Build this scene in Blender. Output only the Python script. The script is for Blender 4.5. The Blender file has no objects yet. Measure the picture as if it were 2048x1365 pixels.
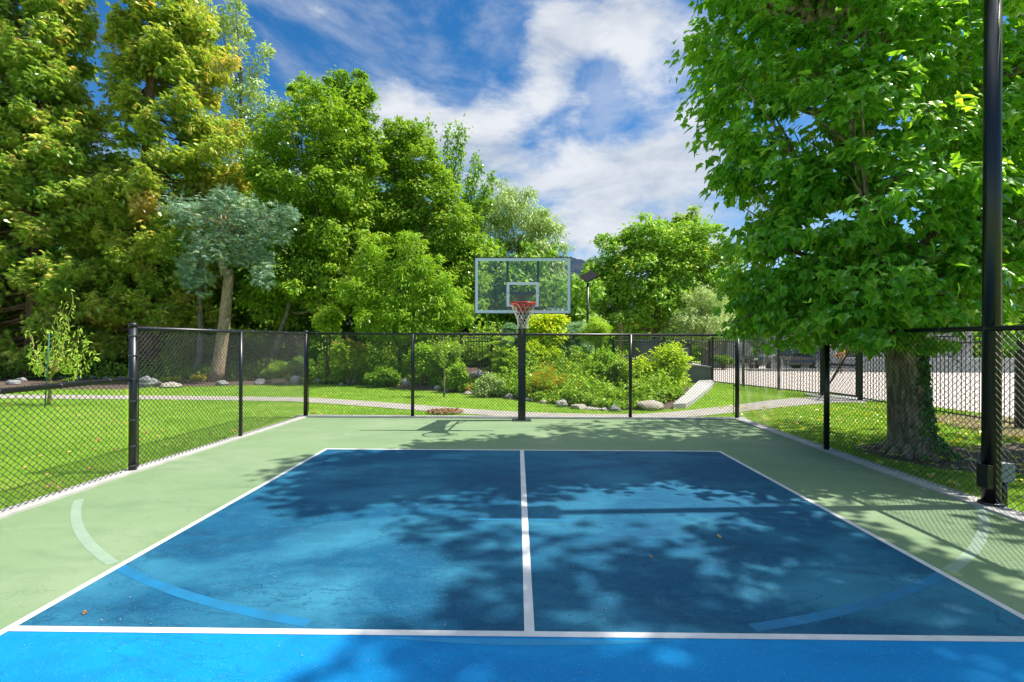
import bpy, bmesh, math, random
import numpy as np
from mathutils import Matrix, Vector

SC = bpy.context.scene
COL = SC.collection
R = math.radians

# ------------------------------------------------------------------ camera
CAM_H = 1.70
F = 949.0
CAM_M = Matrix.Rotation(0.0116, 4, 'Z') @ Matrix.Rotation(math.pi/2, 4, 'X') @ Matrix.Rotation(0.0035, 4, 'Z')
cam_d = bpy.data.cameras.new('camera')
cam = bpy.data.objects.new('camera', cam_d)
COL.objects.link(cam)
cam.matrix_world = Matrix.Translation((0, 0, CAM_H)) @ CAM_M
cam_d.sensor_width = 36.0
cam_d.lens = 36.0*F/2048.0
cam_d.clip_start = 0.05
cam_d.clip_end = 20000
SC.camera = cam
_M3 = CAM_M.to_3x3()

def ray(px, py):
    return _M3 @ Vector(((px-1024.0)/F, -(py-682.5)/F, -1.0))
def at(px, py, Y):
    d = ray(px, py); t = Y/d.y
    return (d.x*t, Y, CAM_H+d.z*t)
def gr(px, py, z=0.0):
    d = ray(px, py); t = (z-CAM_H)/d.z
    return (d.x*t, d.y*t, z)

# ------------------------------------------------------------------ sun and sky
SUN_EL = R(56.5)
SUN_AZ = math.atan2(1.0, 0.062)          # clockwise from +Y
world = bpy.data.worlds.new('World')
SC.world = world
world.use_nodes = True
nt = world.node_tree
nt.nodes.clear()
def wn(t, **k):
    n = nt.nodes.new(t)
    for a, b in k.items(): setattr(n, a, b)
    return n
L = nt.links.new
out = wn('ShaderNodeOutputWorld'); bg = wn('ShaderNodeBackground')
sky = wn('ShaderNodeTexSky', sky_type='NISHITA', sun_disc=False)
sky.sun_elevation = SUN_EL; sky.sun_rotation = SUN_AZ
sky.air_density = 1.0; sky.dust_density = 0.35; sky.ozone_density = 2.5
SKY_S = 0.11
bg.inputs['Strength'].default_value = SKY_S
tc = wn('ShaderNodeTexCoord')
sep = wn('ShaderNodeSeparateXYZ'); L(tc.outputs['Generated'], sep.inputs[0])
def wm(op, a, b=None, c=None, clamp=False):
    n = wn('ShaderNodeMath', operation=op); n.use_clamp = clamp
    for i, v in enumerate((a, b, c)):
        if v is None: continue
        if isinstance(v, (int, float)): n.inputs[i].default_value = v
        else: L(v, n.inputs[i])
    return n.outputs[0]
def wnoise(scale, detail, rough, st, rot, off, dist=0.0):
    m = wn('ShaderNodeMapping'); m.inputs['Scale'].default_value = st
    m.inputs['Rotation'].default_value = rot; m.inputs['Location'].default_value = off
    L(tc.outputs['Generated'], m.inputs['Vector'])
    n = wn('ShaderNodeTexNoise'); n.inputs['Scale'].default_value = scale
    n.inputs['Detail'].default_value = detail; n.inputs['Roughness'].default_value = rough
    n.inputs['Distortion'].default_value = dist
    L(m.outputs[0], n.inputs['Vector']); return n.outputs[0]
fine = wnoise(4.6, 12, 0.60, (1, 1, 2.4), (0, R(8), 0), (0.4, 5.3, 2), 0.35)
wisp = wnoise(2.7, 11, 0.64, (1, 1, 2.6), (0, R(-16), 0), (7.4, 2.3, 5), 0.45)
puff = wnoise(11, 10, 0.62, (1, 1, 1.7), (0, 0, 0), (1.4, 9.3, 3), 0.2)
def skydir(px, py):
    return ray(px, py).normalized()
dens = wm('ADD', wm('MULTIPLY', fine, 1.15), wm('ADD', wm('MULTIPLY', wisp, 1.25), wm('MULTIPLY', puff, 0.35)))
dens = wm('SUBTRACT', dens, 1.50)
# banks of cloud standing in fixed directions of the sky, and the blue gaps between them
def patch(px, py, rad, wgt):
    global dens
    d = skydir(px, py)
    vm = wn('ShaderNodeVectorMath', operation='DOT_PRODUCT')
    L(tc.outputs['Generated'], vm.inputs[0]); vm.inputs[1].default_value = d
    m = wn('ShaderNodeMapRange', interpolation_type='SMOOTHSTEP'); m.inputs['From Min'].default_value = math.cos(rad)
    m.inputs['From Max'].default_value = 1.0; m.inputs['To Min'].default_value = 0; m.inputs['To Max'].default_value = wgt*0.85
    L(vm.outputs['Value'], m.inputs['Value'])
    dens = wm('ADD', dens, m.outputs[0])
for q in ((1180, 30, .17, .34), (1310, 20, .16, .30), (1060, 100, .11, .22), (1120, 85, .08, .15), (690, 125, .13, .22), (600, 180, .12, .2), (780, 230, .14, .26), (900, 220, .15, .28), (1010, 225, .13, .2),
          (1330, 290, .14, .30), (1100, 370, .20, .30), (1250, 400, .24, .34), (980, 320, .10, .2), (1380, 440, .2, .2), (640, 15, .045, .26), (1265, 100, .03, .2), (1170, 520, .04, .16), (1200, 470, .12, .2)):
    patch(*q)
for q in ((930, 60, .16, -.42), (860, 120, .12, -.2), (1000, 300, .08, -.12), (600, 60, .20, -.30), (720, 40, .14, -.2), (800, 40, .12, -.14), (1265, 180, .12, -.30), (1190, 200, .10, -.16), (1110, 285, .08, -.22), (1220, 275, .08, -.22), (1040, 180, .06, -.12), (1190, 505, .035, -.3), (1150, 508, .03, -.2), (870, 130, .10, -.10)):
    patch(*q)
# brighter cloud added overhead, unseen above the frame, to fill the shadows
zen_fill = wn('ShaderNodeMapRange', interpolation_type='SMOOTHSTEP'); zen_fill.inputs['From Min'].default_value = 0.64; zen_fill.inputs['From Max'].default_value = 0.90
L(sep.outputs[2], zen_fill.inputs['Value'])
dens = wm('ADD', dens, wm('MULTIPLY', zen_fill.outputs[0], 0.30))
mr = wn('ShaderNodeMapRange', interpolation_type='SMOOTHSTEP')
mr.inputs['From Min'].default_value = -0.12; mr.inputs['From Max'].default_value = 0.46
L(dens, mr.inputs['Value'])
skyc = wn('ShaderNodeHueSaturation'); skyc.inputs['Saturation'].default_value = 1.38; skyc.inputs['Value'].default_value = 0.60
L(sky.outputs[0], skyc.inputs['Color'])
cs = wn('ShaderNodeMapRange'); cs.inputs['From Min'].default_value = 0.35; cs.inputs['From Max'].default_value = 0.6
cs.inputs['To Min'].default_value = 0.0; cs.inputs['To Max'].default_value = 1.0; L(fine, cs.inputs['Value'])
cc = wn('ShaderNodeMix', data_type='RGBA'); L(cs.outputs[0], cc.inputs[0])
cc.inputs[6].default_value = (2.25, 2.5, 2.85, 1); cc.inputs[7].default_value = (3.45, 3.55, 3.7, 1)
mx = wn('ShaderNodeMix', data_type='RGBA')
veil = wn('ShaderNodeMapRange', interpolation_type='SMOOTHSTEP'); veil.inputs['From Min'].default_value = 0.46; veil.inputs['From Max'].default_value = 0.70; veil.inputs['To Max'].default_value = 0.38
L(wisp, veil.inputs['Value'])
L(wm('MAXIMUM', wm('MULTIPLY', mr.outputs[0], 0.93), veil.outputs[0]), mx.inputs[0]); L(skyc.outputs[0], mx.inputs[6])
vs = wn('ShaderNodeVectorMath', operation='SCALE'); L(cc.outputs[2], vs.inputs[0]); L(wm('ADD', 1.0, wm('MULTIPLY', zen_fill.outputs[0], 2.95)), vs.inputs['Scale']); L(vs.outputs[0], mx.inputs[7])
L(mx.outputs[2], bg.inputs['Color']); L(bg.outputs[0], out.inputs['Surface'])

sun_d = bpy.data.lights.new('sun', 'SUN'); sun_d.energy = 3.9; sun_d.angle = R(0.53); sun_d.color = (1.0, 0.95, 0.86)
sun = bpy.data.objects.new('sun', sun_d); COL.objects.link(sun)
sdir = Vector((math.sin(SUN_AZ)*math.cos(SUN_EL), math.cos(SUN_AZ)*math.cos(SUN_EL), math.sin(SUN_EL)))
sun.rotation_euler = sdir.to_track_quat('Z', 'Y').to_euler(); sun.location = (8, 0, 20)
SC.view_settings.view_transform = 'Standard'; SC.view_settings.look = 'None'
SC.view_settings.gamma = 1.0; SC.view_settings.exposure = 1.22
SC.render.engine = 'CYCLES'
SC.cycles.max_bounces = 10; SC.cycles.diffuse_bounces = 7; SC.cycles.glossy_bounces = 3
SC.cycles.transmission_bounces = 4; SC.cycles.transparent_max_bounces = 12; SC.cycles.sample_clamp_indirect = 6

# ------------------------------------------------------------------ helpers
rng = np.random.default_rng(7)
random.seed(7)

def prop(o, label=None, cat=None, group=None, kind=None):
    if label: o['label'] = label
    if cat: o['category'] = cat
    if group: o['group'] = group
    if kind: o['kind'] = kind
    return o

def empty(name, loc, label, cat, group=None):
    o = bpy.data.objects.new(name, None); COL.objects.link(o)
    o.location = loc; o.empty_display_size = 0.2
    return prop(o, label, cat, group)

def link(name, me, parent=None):
    o = bpy.data.objects.new(name, me); COL.objects.link(o)
    if parent is not None:
        top = parent; off = Vector((0, 0, 0))
        while top is not None:
            off += Vector(top.location); top = top.parent
        me.transform(Matrix.Translation(-off))
        o.parent = parent
    return o

class MB:
    def __init__(s): s.v = []; s.f = []; s.n = 0
    def add(s, v, f):
        v = np.asarray(v, float)
        s.v.append(v); k = s.n
        s.f += [tuple(i+k for i in q) for q in f]; s.n += len(v)
    def box(s, a, b, M=None):
        (x0, y0, z0), (x1, y1, z1) = a, b
        v = np.array([(x0,y0,z0),(x1,y0,z0),(x1,y1,z0),(x0,y1,z0),(x0,y0,z1),(x1,y0,z1),(x1,y1,z1),(x0,y1,z1)], float)
        if M is not None: v = np.array([M @ Vector(p) for p in v])
        s.add(v, [(0,3,2,1),(4,5,6,7),(0,1,5,4),(1,2,6,5),(2,3,7,6),(3,0,4,7)])
    def tube(s, path, rad, n=8, caps=True):
        P = np.asarray(path, float); m = len(P)
        rad = np.broadcast_to(np.asarray(rad, float), (m,))
        T = np.gradient(P, axis=0); T /= np.linalg.norm(T, axis=1)[:, None]+1e-12
        ref = np.array([0, 0, 1.0]) if abs(T[0][2]) < 0.9 else np.array([1.0, 0, 0])
        u = np.cross(T[0], ref); u /= np.linalg.norm(u)
        vs = []
        ang = np.arange(n)*2*math.pi/n
        for i in range(m):
            u = u - T[i]*np.dot(u, T[i]); u /= np.linalg.norm(u)+1e-12
            w = np.cross(T[i], u)
            vs.append(P[i]+rad[i]*(np.cos(ang)[:, None]*u+np.sin(ang)[:, None]*w))
        fs = []
        for i in range(m-1):
            for j in range(n):
                k = (j+1) % n
                fs.append((i*n+j, i*n+k, (i+1)*n+k, (i+1)*n+j))
        if caps:
            fs.append(tuple(range(n-1, -1, -1))); fs.append(tuple((m-1)*n+j for j in range(n)))
        s.add(np.concatenate(vs), fs)
    def prism(s, poly, z0, z1):
        n = len(poly)
        v = [(x, y, z0) for x, y in poly]+[(x, y, z1) for x, y in poly]
        f = [tuple(range(n-1, -1, -1)), tuple(range(n, 2*n))]+[(i, (i+1) % n, n+(i+1) % n, n+i) for i in range(n)]
        s.add(v, f)
    def build(s, name, m, parent=None, smooth=False, bevel=0):
        me = bpy.data.meshes.new(name)
        me.from_pydata(np.concatenate(s.v).tolist(), [], s.f)
        me.materials.append(m)
        if smooth:
            me.polygons.foreach_set('use_smooth', [True]*len(me.polygons))
        me.update()
        o = link(name, me, parent)
        if bevel:
            b = o.modifiers.new('bevel', 'BEVEL'); b.width = bevel; b.segments = 2; b.limit_method = 'ANGLE'
        return o

def poly_mesh(name, V, loops, k, m, parent=None, attr=None):
    """V (n,3), loops flat vertex indices, every face k corners; attr per vertex float"""
    me = bpy.data.meshes.new(name)
    nf = len(loops)//k
    me.vertices.add(len(V)); me.vertices.foreach_set('co', np.ascontiguousarray(V, dtype=np.float32).ravel())
    me.loops.add(len(loops)); me.loops.foreach_set('vertex_index', np.ascontiguousarray(loops, dtype=np.int32))
    me.polygons.add(nf); me.polygons.foreach_set('loop_start', np.arange(0, nf*k, k, dtype=np.int32))
    me.polygons.foreach_set('loop_total', np.full(nf, k, dtype=np.int32))
    if attr is not None:
        a = me.attributes.new('var', 'FLOAT', 'POINT'); a.data.foreach_set('value', np.ascontiguousarray(attr, dtype=np.float32))
    me.materials.append(m)
    me.update(calc_edges=True)
    return link(name, me, parent)

def norm(a): return a/(np.linalg.norm(a, axis=-1, keepdims=True)+1e-9)

def scatter(name, tv, tf, pos, axis, nrm, size, m, parent=None, var=None):
    """instances of a template (tv: x side, y along axis, z normal) merged in one mesh"""
    N = len(pos); tv = np.asarray(tv, float); k = len(tf[0])
    axis = norm(axis); side = norm(np.cross(axis, nrm)); nn = np.cross(side, axis)
    sz = np.broadcast_to(np.asarray(size, float), (N,))[:, None, None]
    V = pos[:, None, :] + sz*(tv[None, :, 0, None]*side[:, None, :]+tv[None, :, 1, None]*axis[:, None, :]+tv[None, :, 2, None]*nn[:, None, :])
    Lp = (np.arange(N)[:, None]*len(tv)+np.asarray(tf).ravel()[None, :]).ravel()
    if var is None: var = rng.random(N)
    return poly_mesh(name, V.reshape(-1, 3), Lp, k, m, parent, np.repeat(var, len(tv)))

# leaf templates
SIMPLE = ([(0,0,0),(.30,.45,.07),(0,1,-.10),(-.30,.45,.07)], [(0,1,2),(0,2,3)])
NARROW = ([(0,0,0),(.13,.45,.03),(0,1,-.12),(-.13,.45,.03)], [(0,1,2),(0,2,3)])
_l = [(0,0,0),(.34,.04,.03),(.30,.22,.05),(.55,.36,.02),(.36,.52,.04),(.22,.58,.03),(0,1.0,-.16)]
MAPLE_V = _l + [(-x,y,z) for x,y,z in _l[1:6]] + [(0,.42,-.03)]
# order: 0 base,1..5 right,6 tip,7..11 left(=mirror 1..5),12 centre
MAPLE = (MAPLE_V, [(0,1,2),(0,2,12),(2,3,4),(2,4,12),(4,5,12),(5,6,12),(0,7,8),(0,8,12),(8,9,10),(8,10,12),(10,11,12),(11,6,12)])
def fan(nb, spread, w, drop):
    v = []; f = []
    for i in range(nb):
        a = (i-(nb-1)/2)*spread/(nb-1)*2; c, s_ = math.cos(a), math.sin(a); ln = 1-.35*abs(a)/max(spread, .01)
        b = len(v); y0 = .25*abs(a)
        for (px, py, pz) in ((0, y0, 0), (w, y0+.45*ln, .03), (0, y0+ln, -drop), (-w, y0+.45*ln, .03)):
            yy = py-y0
            v.append((px*c+yy*s_, -px*s_+yy*c+y0*.6, pz))
        f += [(b, b+1, b+2), (b, b+2, b+3)]
    return v, f
SPRAY = fan(5, .85, .09, .20)
CEDAR = fan(7, .95, .045, .28)
NEEDLE = fan(7, 1.25, .045, .05)
GRASS = ([(-.05,0,0),(.05,0,0),(.0,1,.0), (.12,.0,.1),(.20,.02,.1),(.3,.85,.25), (-.2,0,-.1),(-.12,0,-.1),(-.42,.8,-.2)], [(0,1,2),(3,4,5),(6,7,8)])

# ------------------------------------------------------------------ materials
def nodes(name):
    m = bpy.data.materials.new(name); m.use_nodes = True
    return m, m.node_tree, m.node_tree.nodes['Principled BSDF']

KA = 0.62
def mat(name, c, rough=0.6, metal=0.0, c2=None, scale=6.0, detail=6, bump=0.0, bscale=None, spec=0.5, stretch=(1,1,1), contrast=(0.35,0.65), clear=0):
    m, t, b = nodes(name); c = tuple(x*KA for x in c); c2 = c2 and tuple(x*KA for x in c2)
    b.inputs['Roughness'].default_value = rough; b.inputs['Metallic'].default_value = metal
    b.inputs['Specular IOR Level'].default_value = spec
    if clear: b.inputs['Coat Weight'].default_value = clear
    b.inputs['Base Color'].default_value = (*c, 1)
    if c2 or bump:
        tcn = t.nodes.new('ShaderNodeTexCoord'); mp = t.nodes.new('ShaderNodeMapping')
        mp.inputs['Scale'].default_value = stretch; t.links.new(tcn.outputs['Object'], mp.inputs[0])
        n = t.nodes.new('ShaderNodeTexNoise'); n.inputs['Scale'].default_value = scale; n.inputs['Detail'].default_value = detail
        t.links.new(mp.outputs[0], n.inputs['Vector'])
        if c2:
            r = t.nodes.new('ShaderNodeValToRGB'); r.color_ramp.elements[0].position = contrast[0]; r.color_ramp.elements[1].position = contrast[1]
            r.color_ramp.elements[0].color = (*c, 1); r.color_ramp.elements[1].color = (*c2, 1)
            t.links.new(n.outputs[0], r.inputs[0]); t.links.new(r.outputs[0], b.inputs['Base Color'])
        if bump:
            n2 = t.nodes.new('ShaderNodeTexNoise'); n2.inputs['Scale'].default_value = bscale or scale*4; n2.inputs['Detail'].default_value = 8
            t.links.new(mp.outputs[0], n2.inputs['Vector'])
            bp = t.nodes.new('ShaderNodeBump'); bp.inputs['Strength'].default_value = min(1, bump); bp.inputs['Distance'].default_value = 0.02
            t.links.new(n2.outputs[0], bp.inputs['Height']); t.links.new(bp.outputs[0], b.inputs['Normal'])
    return m

def leafmat(name, cols, trans=0.42, tcol=None, gloss=0.045, rough=0.42, lift=1.22):
    """cols: list of (pos, rgb) over the per-leaf value"""
    m = bpy.data.materials.new(name); m.use_nodes = True; t = m.node_tree; t.nodes.clear()
    o = t.nodes.new('ShaderNodeOutputMaterial'); a = t.nodes.new('ShaderNodeAttribute'); a.attribute_name = 'var'
    r = t.nodes.new('ShaderNodeValToRGB')
    while len(r.color_ramp.elements) < len(cols): r.color_ramp.elements.new(0.5)
    for e, (p, c) in zip(r.color_ramp.elements, cols): e.position = p; e.color = (*[min(.86, x*lift) for x in c], 1)
    t.links.new(a.outputs['Fac'], r.inputs[0])
    d = t.nodes.new('ShaderNodeBsdfDiffuse'); tr = t.nodes.new('ShaderNodeBsdfTranslucent'); g = t.nodes.new('ShaderNodeBsdfGlossy')
    g.inputs['Roughness'].default_value = rough; g.inputs['Color'].default_value = (.9, .95, .85, 1)
    t.links.new(r.outputs[0], d.inputs[0])
    mul = t.nodes.new('ShaderNodeMix'); mul.data_type = 'RGBA'; mul.blend_type = 'MULTIPLY'; mul.inputs[0].default_value = 1
    mul.inputs[7].default_value = (*(tcol or (1.7, 1.75, .55)), 1); t.links.new(r.outputs[0], mul.inputs[6]); t.links.new(mul.outputs[2], tr.inputs[0])
    m1 = t.nodes.new('ShaderNodeMixShader'); m1.inputs[0].default_value = trans
    t.links.new(d.outputs[0], m1.inputs[1]); t.links.new(tr.outputs[0], m1.inputs[2])
    m2 = t.nodes.new('ShaderNodeMixShader')
    fr = t.nodes.new('ShaderNodeFresnel'); fr.inputs[0].default_value = 1.4
    fm = t.nodes.new('ShaderNodeMath'); fm.operation = 'MULTIPLY'; fm.inputs[1].default_value = gloss*8; fm.use_clamp = True
    t.links.new(fr.outputs[0], fm.inputs[0]); t.links.new(fm.outputs[0], m2.inputs[0])
    t.links.new(m1.outputs[0], m2.inputs[1]); t.links.new(g.outputs[0], m2.inputs[2]); t.links.new(m2.outputs[0], o.inputs[0])
    return m

def court_mat(name, base, dusty, dark, crack=True, tint2=None):
    """painted acrylic court: mottled, dusty, with fine wandering tide lines and grit"""
    m, t, b = nodes(name); base, dusty, dark = [tuple(x*KA for x in q) for q in (base, dusty, dark)]
    N = t.nodes.new; K = t.links.new
    b.inputs['Roughness'].default_value = 0.66; b.inputs['Specular IOR Level'].default_value = 0.2
    tcn = N('ShaderNodeTexCoord')
    def noise(s, d, sc=(1,1,1), dist=0, off=0, rough=.55):
        mp = N('ShaderNodeMapping'); mp.inputs['Scale'].default_value = sc; mp.inputs['Location'].default_value = (off, off*.7, 0)
        K(tcn.outputs['Object'], mp.inputs[0])
        n = N('ShaderNodeTexNoise'); n.inputs['Scale'].default_value = s; n.inputs['Detail'].default_value = d
        n.inputs['Distortion'].default_value = dist; n.inputs['Roughness'].default_value = rough; K(mp.outputs[0], n.inputs['Vector']); return n.outputs[0]
    def ramp(v, lo, hi):
        r = N('ShaderNodeMapRange'); r.inputs['From Min'].default_value = lo; r.inputs['From Max'].default_value = hi; K(v, r.inputs['Value']); return r.outputs[0]
    def mix(f, a, c):
        x = N('ShaderNodeMix'); x.data_type = 'RGBA'
        if isinstance(f, float): x.inputs[0].default_value = f
        else: K(f, x.inputs[0])
        for i, q in ((6, a), (7, c)):
            if isinstance(q, tuple): x.inputs[i].default_value = (*q, 1)
            else: K(q, x.inputs[i])
        return x.outputs[2]
    def mul(a, k):
        x = N('ShaderNodeMath'); x.operation = 'MULTIPLY'; K(a, x.inputs[0]); x.inputs[1].default_value = k; return x.outputs[0]
    c = mix(mul(ramp(noise(.55, 8, (1, 1.8, 1), .8), .46, .68), .80), base, dusty)
    c = mix(mul(ramp(noise(1.1, 7, (1, 2.2, 1), 1.0, 9), .50, .70), .6), c, dark)
    c = mix(mul(ramp(noise(7, 10, (1, 1.5, 1), .4, 3, .7), .50, .72), .28), c, dusty)
    if crack:
        for off, sc, wd, col, k in ((2.3, .42, .0034, dark, .85), (6.1, .5, .0022, dusty, .5), (11.7, .33, .0026, dark, .6)):
            n = noise(sc, 9, (1, 2.4, 1), .5, off, .6)
            s_ = N('ShaderNodeMath'); s_.operation = 'SUBTRACT'; K(n, s_.inputs[0]); s_.inputs[1].default_value = .5
            a_ = N('ShaderNodeMath'); a_.operation = 'ABSOLUTE'; K(s_.outputs[0], a_.inputs[0])
            r = N('ShaderNodeMapRange'); r.inputs['From Min'].default_value = 0; r.inputs['From Max'].default_value = wd
            r.inputs['To Min'].default_value = k; r.inputs['To Max'].default_value = 0; K(a_.outputs[0], r.inputs['Value'])
            c = mix(r.outputs[0], c, col)
    c = mix(mul(ramp(noise(160, 2, off=4), .66, .74), .35), c, (.75, .78, .75))
    K(c, b.inputs['Base Color'])
    bp = N('ShaderNodeBump'); bp.inputs['Strength'].default_value = .25; bp.inputs['Distance'].default_value = .003
    K(noise(220, 3), bp.inputs['Height']); K(bp.outputs[0], b.inputs['Normal'])
    return m

M_green = court_mat('court_green', (.255, .375, .19), (.33, .43, .25), (.185, .30, .155))
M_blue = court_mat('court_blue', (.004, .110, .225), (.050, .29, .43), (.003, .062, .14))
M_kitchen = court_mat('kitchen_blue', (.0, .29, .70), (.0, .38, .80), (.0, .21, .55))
M_line = mat('white_line', (.92, .92, .90), .6, c2=(.78, .79, .78), scale=9, bump=.1, bscale=200)
M_arc_green = mat('faded_arc', (.37, .50, .37), .6, c2=(.32, .45, .31), scale=8)
M_arc_blue = mat('arc_blue', (.003, .22, .46), .6, c2=(.008, .18, .37), scale=7)
M_arc_kitchen = mat('arc_kitchen', (.015, .36, .68), .6, c2=(.006, .30, .61), scale=7)
M_curb = mat('curb_concrete', (.55, .53, .49), .85, c2=(.68, .66, .62), scale=5, bump=.3, bscale=90)
M_path = mat('path_concrete', (.46, .42, .36), .9, c2=(.56, .51, .45), scale=3, bump=.2, bscale=80)
M_conc = mat('wall_concrete', (.42, .41, .38), .9, c2=(.55, .54, .50), scale=3, bump=.3, bscale=30)
M_wall = mat('retaining_concrete', (.30, .31, .29), .9, c2=(.22, .23, .21), scale=1.2, bump=.3, bscale=20)
M_drive = mat('driveway', (.66, .56, .48), .9, c2=(.74, .65, .57), scale=2, bump=.15, bscale=60)
M_lawn = mat('lawn_soil', (.25, .44, .05), .95, c2=(.38, .58, .09), scale=1.3, detail=12, bump=.8, bscale=60, spec=.1)
M_dry = mat('dry_ground', (.34, .24, .10), .95, c2=(.20, .20, .05), scale=2.5, bump=.5)
M_bark_bed = mat('mulch', (.10, .065, .045), .95, c2=(.19, .13, .09), scale=22, bump=1, bscale=40)
M_chips = mat('wood_chip', (.42, .22, .09), .9, c2=(.55, .33, .16), scale=30)
M_black = mat('black_vinyl', (.012, .013, .015), .34, spec=.55)
M_wire = mat('black_wire', (.030, .032, .034), .36, spec=.9)
M_pole = mat('black_powdercoat', (.010, .011, .013), .30, spec=.55, bump=.05, bscale=120)
M_steel = mat('galvanised', (.45, .47, .48), .4, metal=.8)
M_iron = mat('dark_iron', (.035, .04, .038), .5)
M_tie = mat('tie_wire', (.16, .17, .18), .35, metal=.7)
M_white = mat('backboard_white', (1.30, 1.38, 1.40), .5)
M_red = mat('rim_red', (.85, .018, .010), .35, clear=.3)
M_net = mat('net_cord', (.72, .70, .58), .9)
M_bracket = mat('bracket_grey', (.045, .05, .052), .45)
M_boxgrey = mat('box_grey', (.42, .47, .52), .5)
M_rock = mat('rock_cream', (.50, .42, .32), .9, c2=(.66, .60, .50), scale=5, bump=.8, bscale=9)
M_rock_g = mat('rock_grey', (.26, .27, .27), .9, c2=(.42, .42, .40), scale=4, bump=.8, bscale=9)
M_rock_b = mat('rock_brown', (.36, .24, .15), .9, c2=(.52, .40, .28), scale=5, bump=.8, bscale=9)
M_rock_w = mat('rock_white', (.62, .59, .54), .9, c2=(.46, .42, .38), scale=5, bump=.8, bscale=9)
M_wood = mat('post_wood', (.34, .19, .10), .8, c2=(.42, .26, .15), scale=8, stretch=(1, 1, .1), bump=.3)
M_hill = mat('hill_blue_haze', (.035, .055, .085), 1, c2=(.060, .080, .100), scale=.012, detail=10, spec=0)  # slate blue puts distance haze and cloud shade into the hill colour
M_hill_dry = mat('hill_dry', (.10, .11, .10), 1, c2=(.26, .20, .14), scale=.03, detail=10, spec=0)
M_stucco = mat('stucco', (.50, .49, .46), .9, c2=(.58, .57, .54), scale=2, bump=.2)
M_dark = mat('dark_panel', (.03, .032, .036), .4)
M_car = mat('car_paint', (.012, .014, .02), .25, clear=.8)
M_glassd = mat('car_glass', (.02, .025, .03), .08, spec=.8)
M_tyre = mat('tyre', (.02, .02, .02), .8)
M_green_stake = mat('stake_green', (.02, .14, .10), .6)
def barkmat(name, a, b_, s=5):
    m, t, b = nodes(name); N = t.nodes.new; K = t.links.new
    tcn = N('ShaderNodeTexCoord'); mp = N('ShaderNodeMapping'); mp.inputs['Scale'].default_value = (1, 1, .22); K(tcn.outputs['Object'], mp.inputs[0])
    v = N('ShaderNodeTexNoise'); v.inputs['Scale'].default_value = s*2.2; v.inputs['Detail'].default_value = 10; v.inputs['Distortion'].default_value = 1.2
    K(mp.outputs[0], v.inputs['Vector'])
    r = N('ShaderNodeValToRGB'); r.color_ramp.elements[0].position = .36; r.color_ramp.elements[1].position = .62
    r.color_ramp.elements[0].color = (*a, 1); r.color_ramp.elements[1].color = (*b_, 1); K(v.outputs[0], r.inputs[0]); K(r.outputs[0], b.inputs['Base Color'])
    bp = N('ShaderNodeBump'); bp.inputs['Strength'].default_value = 1; bp.inputs['Distance'].default_value = .05; K(v.outputs[0], bp.inputs['Height']); K(bp.outputs[0], b.inputs['Normal'])
    b.inputs['Roughness'].default_value = .9; b.inputs['Specular IOR Level'].default_value = .2
    return m
B_cedar = barkmat('bark_cedar', (.08, .045, .03), (.24, .15, .10))
B_grey = barkmat('bark_grey', (.10, .085, .07), (.28, .24, .19))
B_spruce = barkmat('bark_spruce', (.20, .13, .08), (.46, .35, .24), 9)
B_maple = barkmat('bark_maple', (.13, .095, .06), (.42, .33, .22), 5)
B_twig = mat('twig', (.14, .10, .06), .8)
B_yellow = mat('twig_yellow', (.40, .36, .08), .7)

Lf = {}
Lf['maple'] = leafmat('leaf_plane', [(0, (.09, .29, .02)), (.5, (.17, .42, .03)), (.85, (.29, .54, .05)), (1, (.40, .58, .055))], .54, (1.6, 1.3, .5), .035, .40)
Lf['bright'] = leafmat('leaf_bright', [(0, (.14, .33, .02)), (.6, (.31, .52, .03)), (1, (.54, .66, .06))], .46, (1.2, 1.1, .5), lift=.90)
Lf['mid'] = leafmat('leaf_mid', [(0, (.13, .31, .02)), (.6, (.28, .48, .03)), (1, (.50, .62, .06))], .46, (1.25, 1.15, .5), lift=.92)
Lf['light'] = leafmat('leaf_light', [(0, (.22, .46, .02)), (.6, (.38, .62, .035)), (1, (.58, .72, .08))], .48, (1.15, 1.1, .5), lift=.88)
Lf['dark'] = leafmat('leaf_dark', [(0, (.08, .19, .02)), (.7, (.18, .34, .03)), (1, (.34, .48, .05))], .44, (1.3, 1.25, .5))
Lf['olive'] = leafmat('leaf_olive', [(0, (.20, .30, .08)), (.6, (.34, .46, .13)), (1, (.52, .60, .28))], .42, (1.1, 1.1, .6), .08)
Lf['far'] = leafmat('leaf_far', [(0, (.14, .28, .03)), (.6, (.27, .46, .05)), (.93, (.38, .56, .07)), (1, (.66, .50, .07))], .42, (1.2, 1.15, .5))
Lf['cedar'] = leafmat('leaf_cedar', [(0, (.16, .31, .04)), (.5, (.33, .47, .08)), (.80, (.50, .56, .13)), (.93, (.58, .54, .18)), (1, (.72, .46, .18))], .48, (1.1, 1.05, .5), .03, lift=1.4)
Lf['cedar2'] = leafmat('leaf_cedar2', [(0, (.20, .35, .04)), (.5, (.38, .50, .07)), (.8, (.55, .58, .13)), (1, (.78, .52, .18))], .48, (1.1, 1.05, .5), .03, lift=1.3)
Lf['spruce'] = leafmat('needle_blue', [(0, (.11, .22, .14)), (.6, (.21, .35, .23)), (1, (.40, .50, .28))], .25, (1, 1, 1), .05)
Lf['bspruce'] = leafmat('needle_green', [(0, (.16, .30, .15)), (.6, (.28, .46, .22)), (1, (.46, .58, .28))], .25, (1, 1, 1), .05)
Lf['gold'] = leafmat('leaf_gold', [(0, (.30, .48, .015)), (.6, (.52, .62, .02)), (.9, (.64, .62, .02)), (1, (.78, .50, .015))], .46, (1.1, 1.05, .6))
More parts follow.
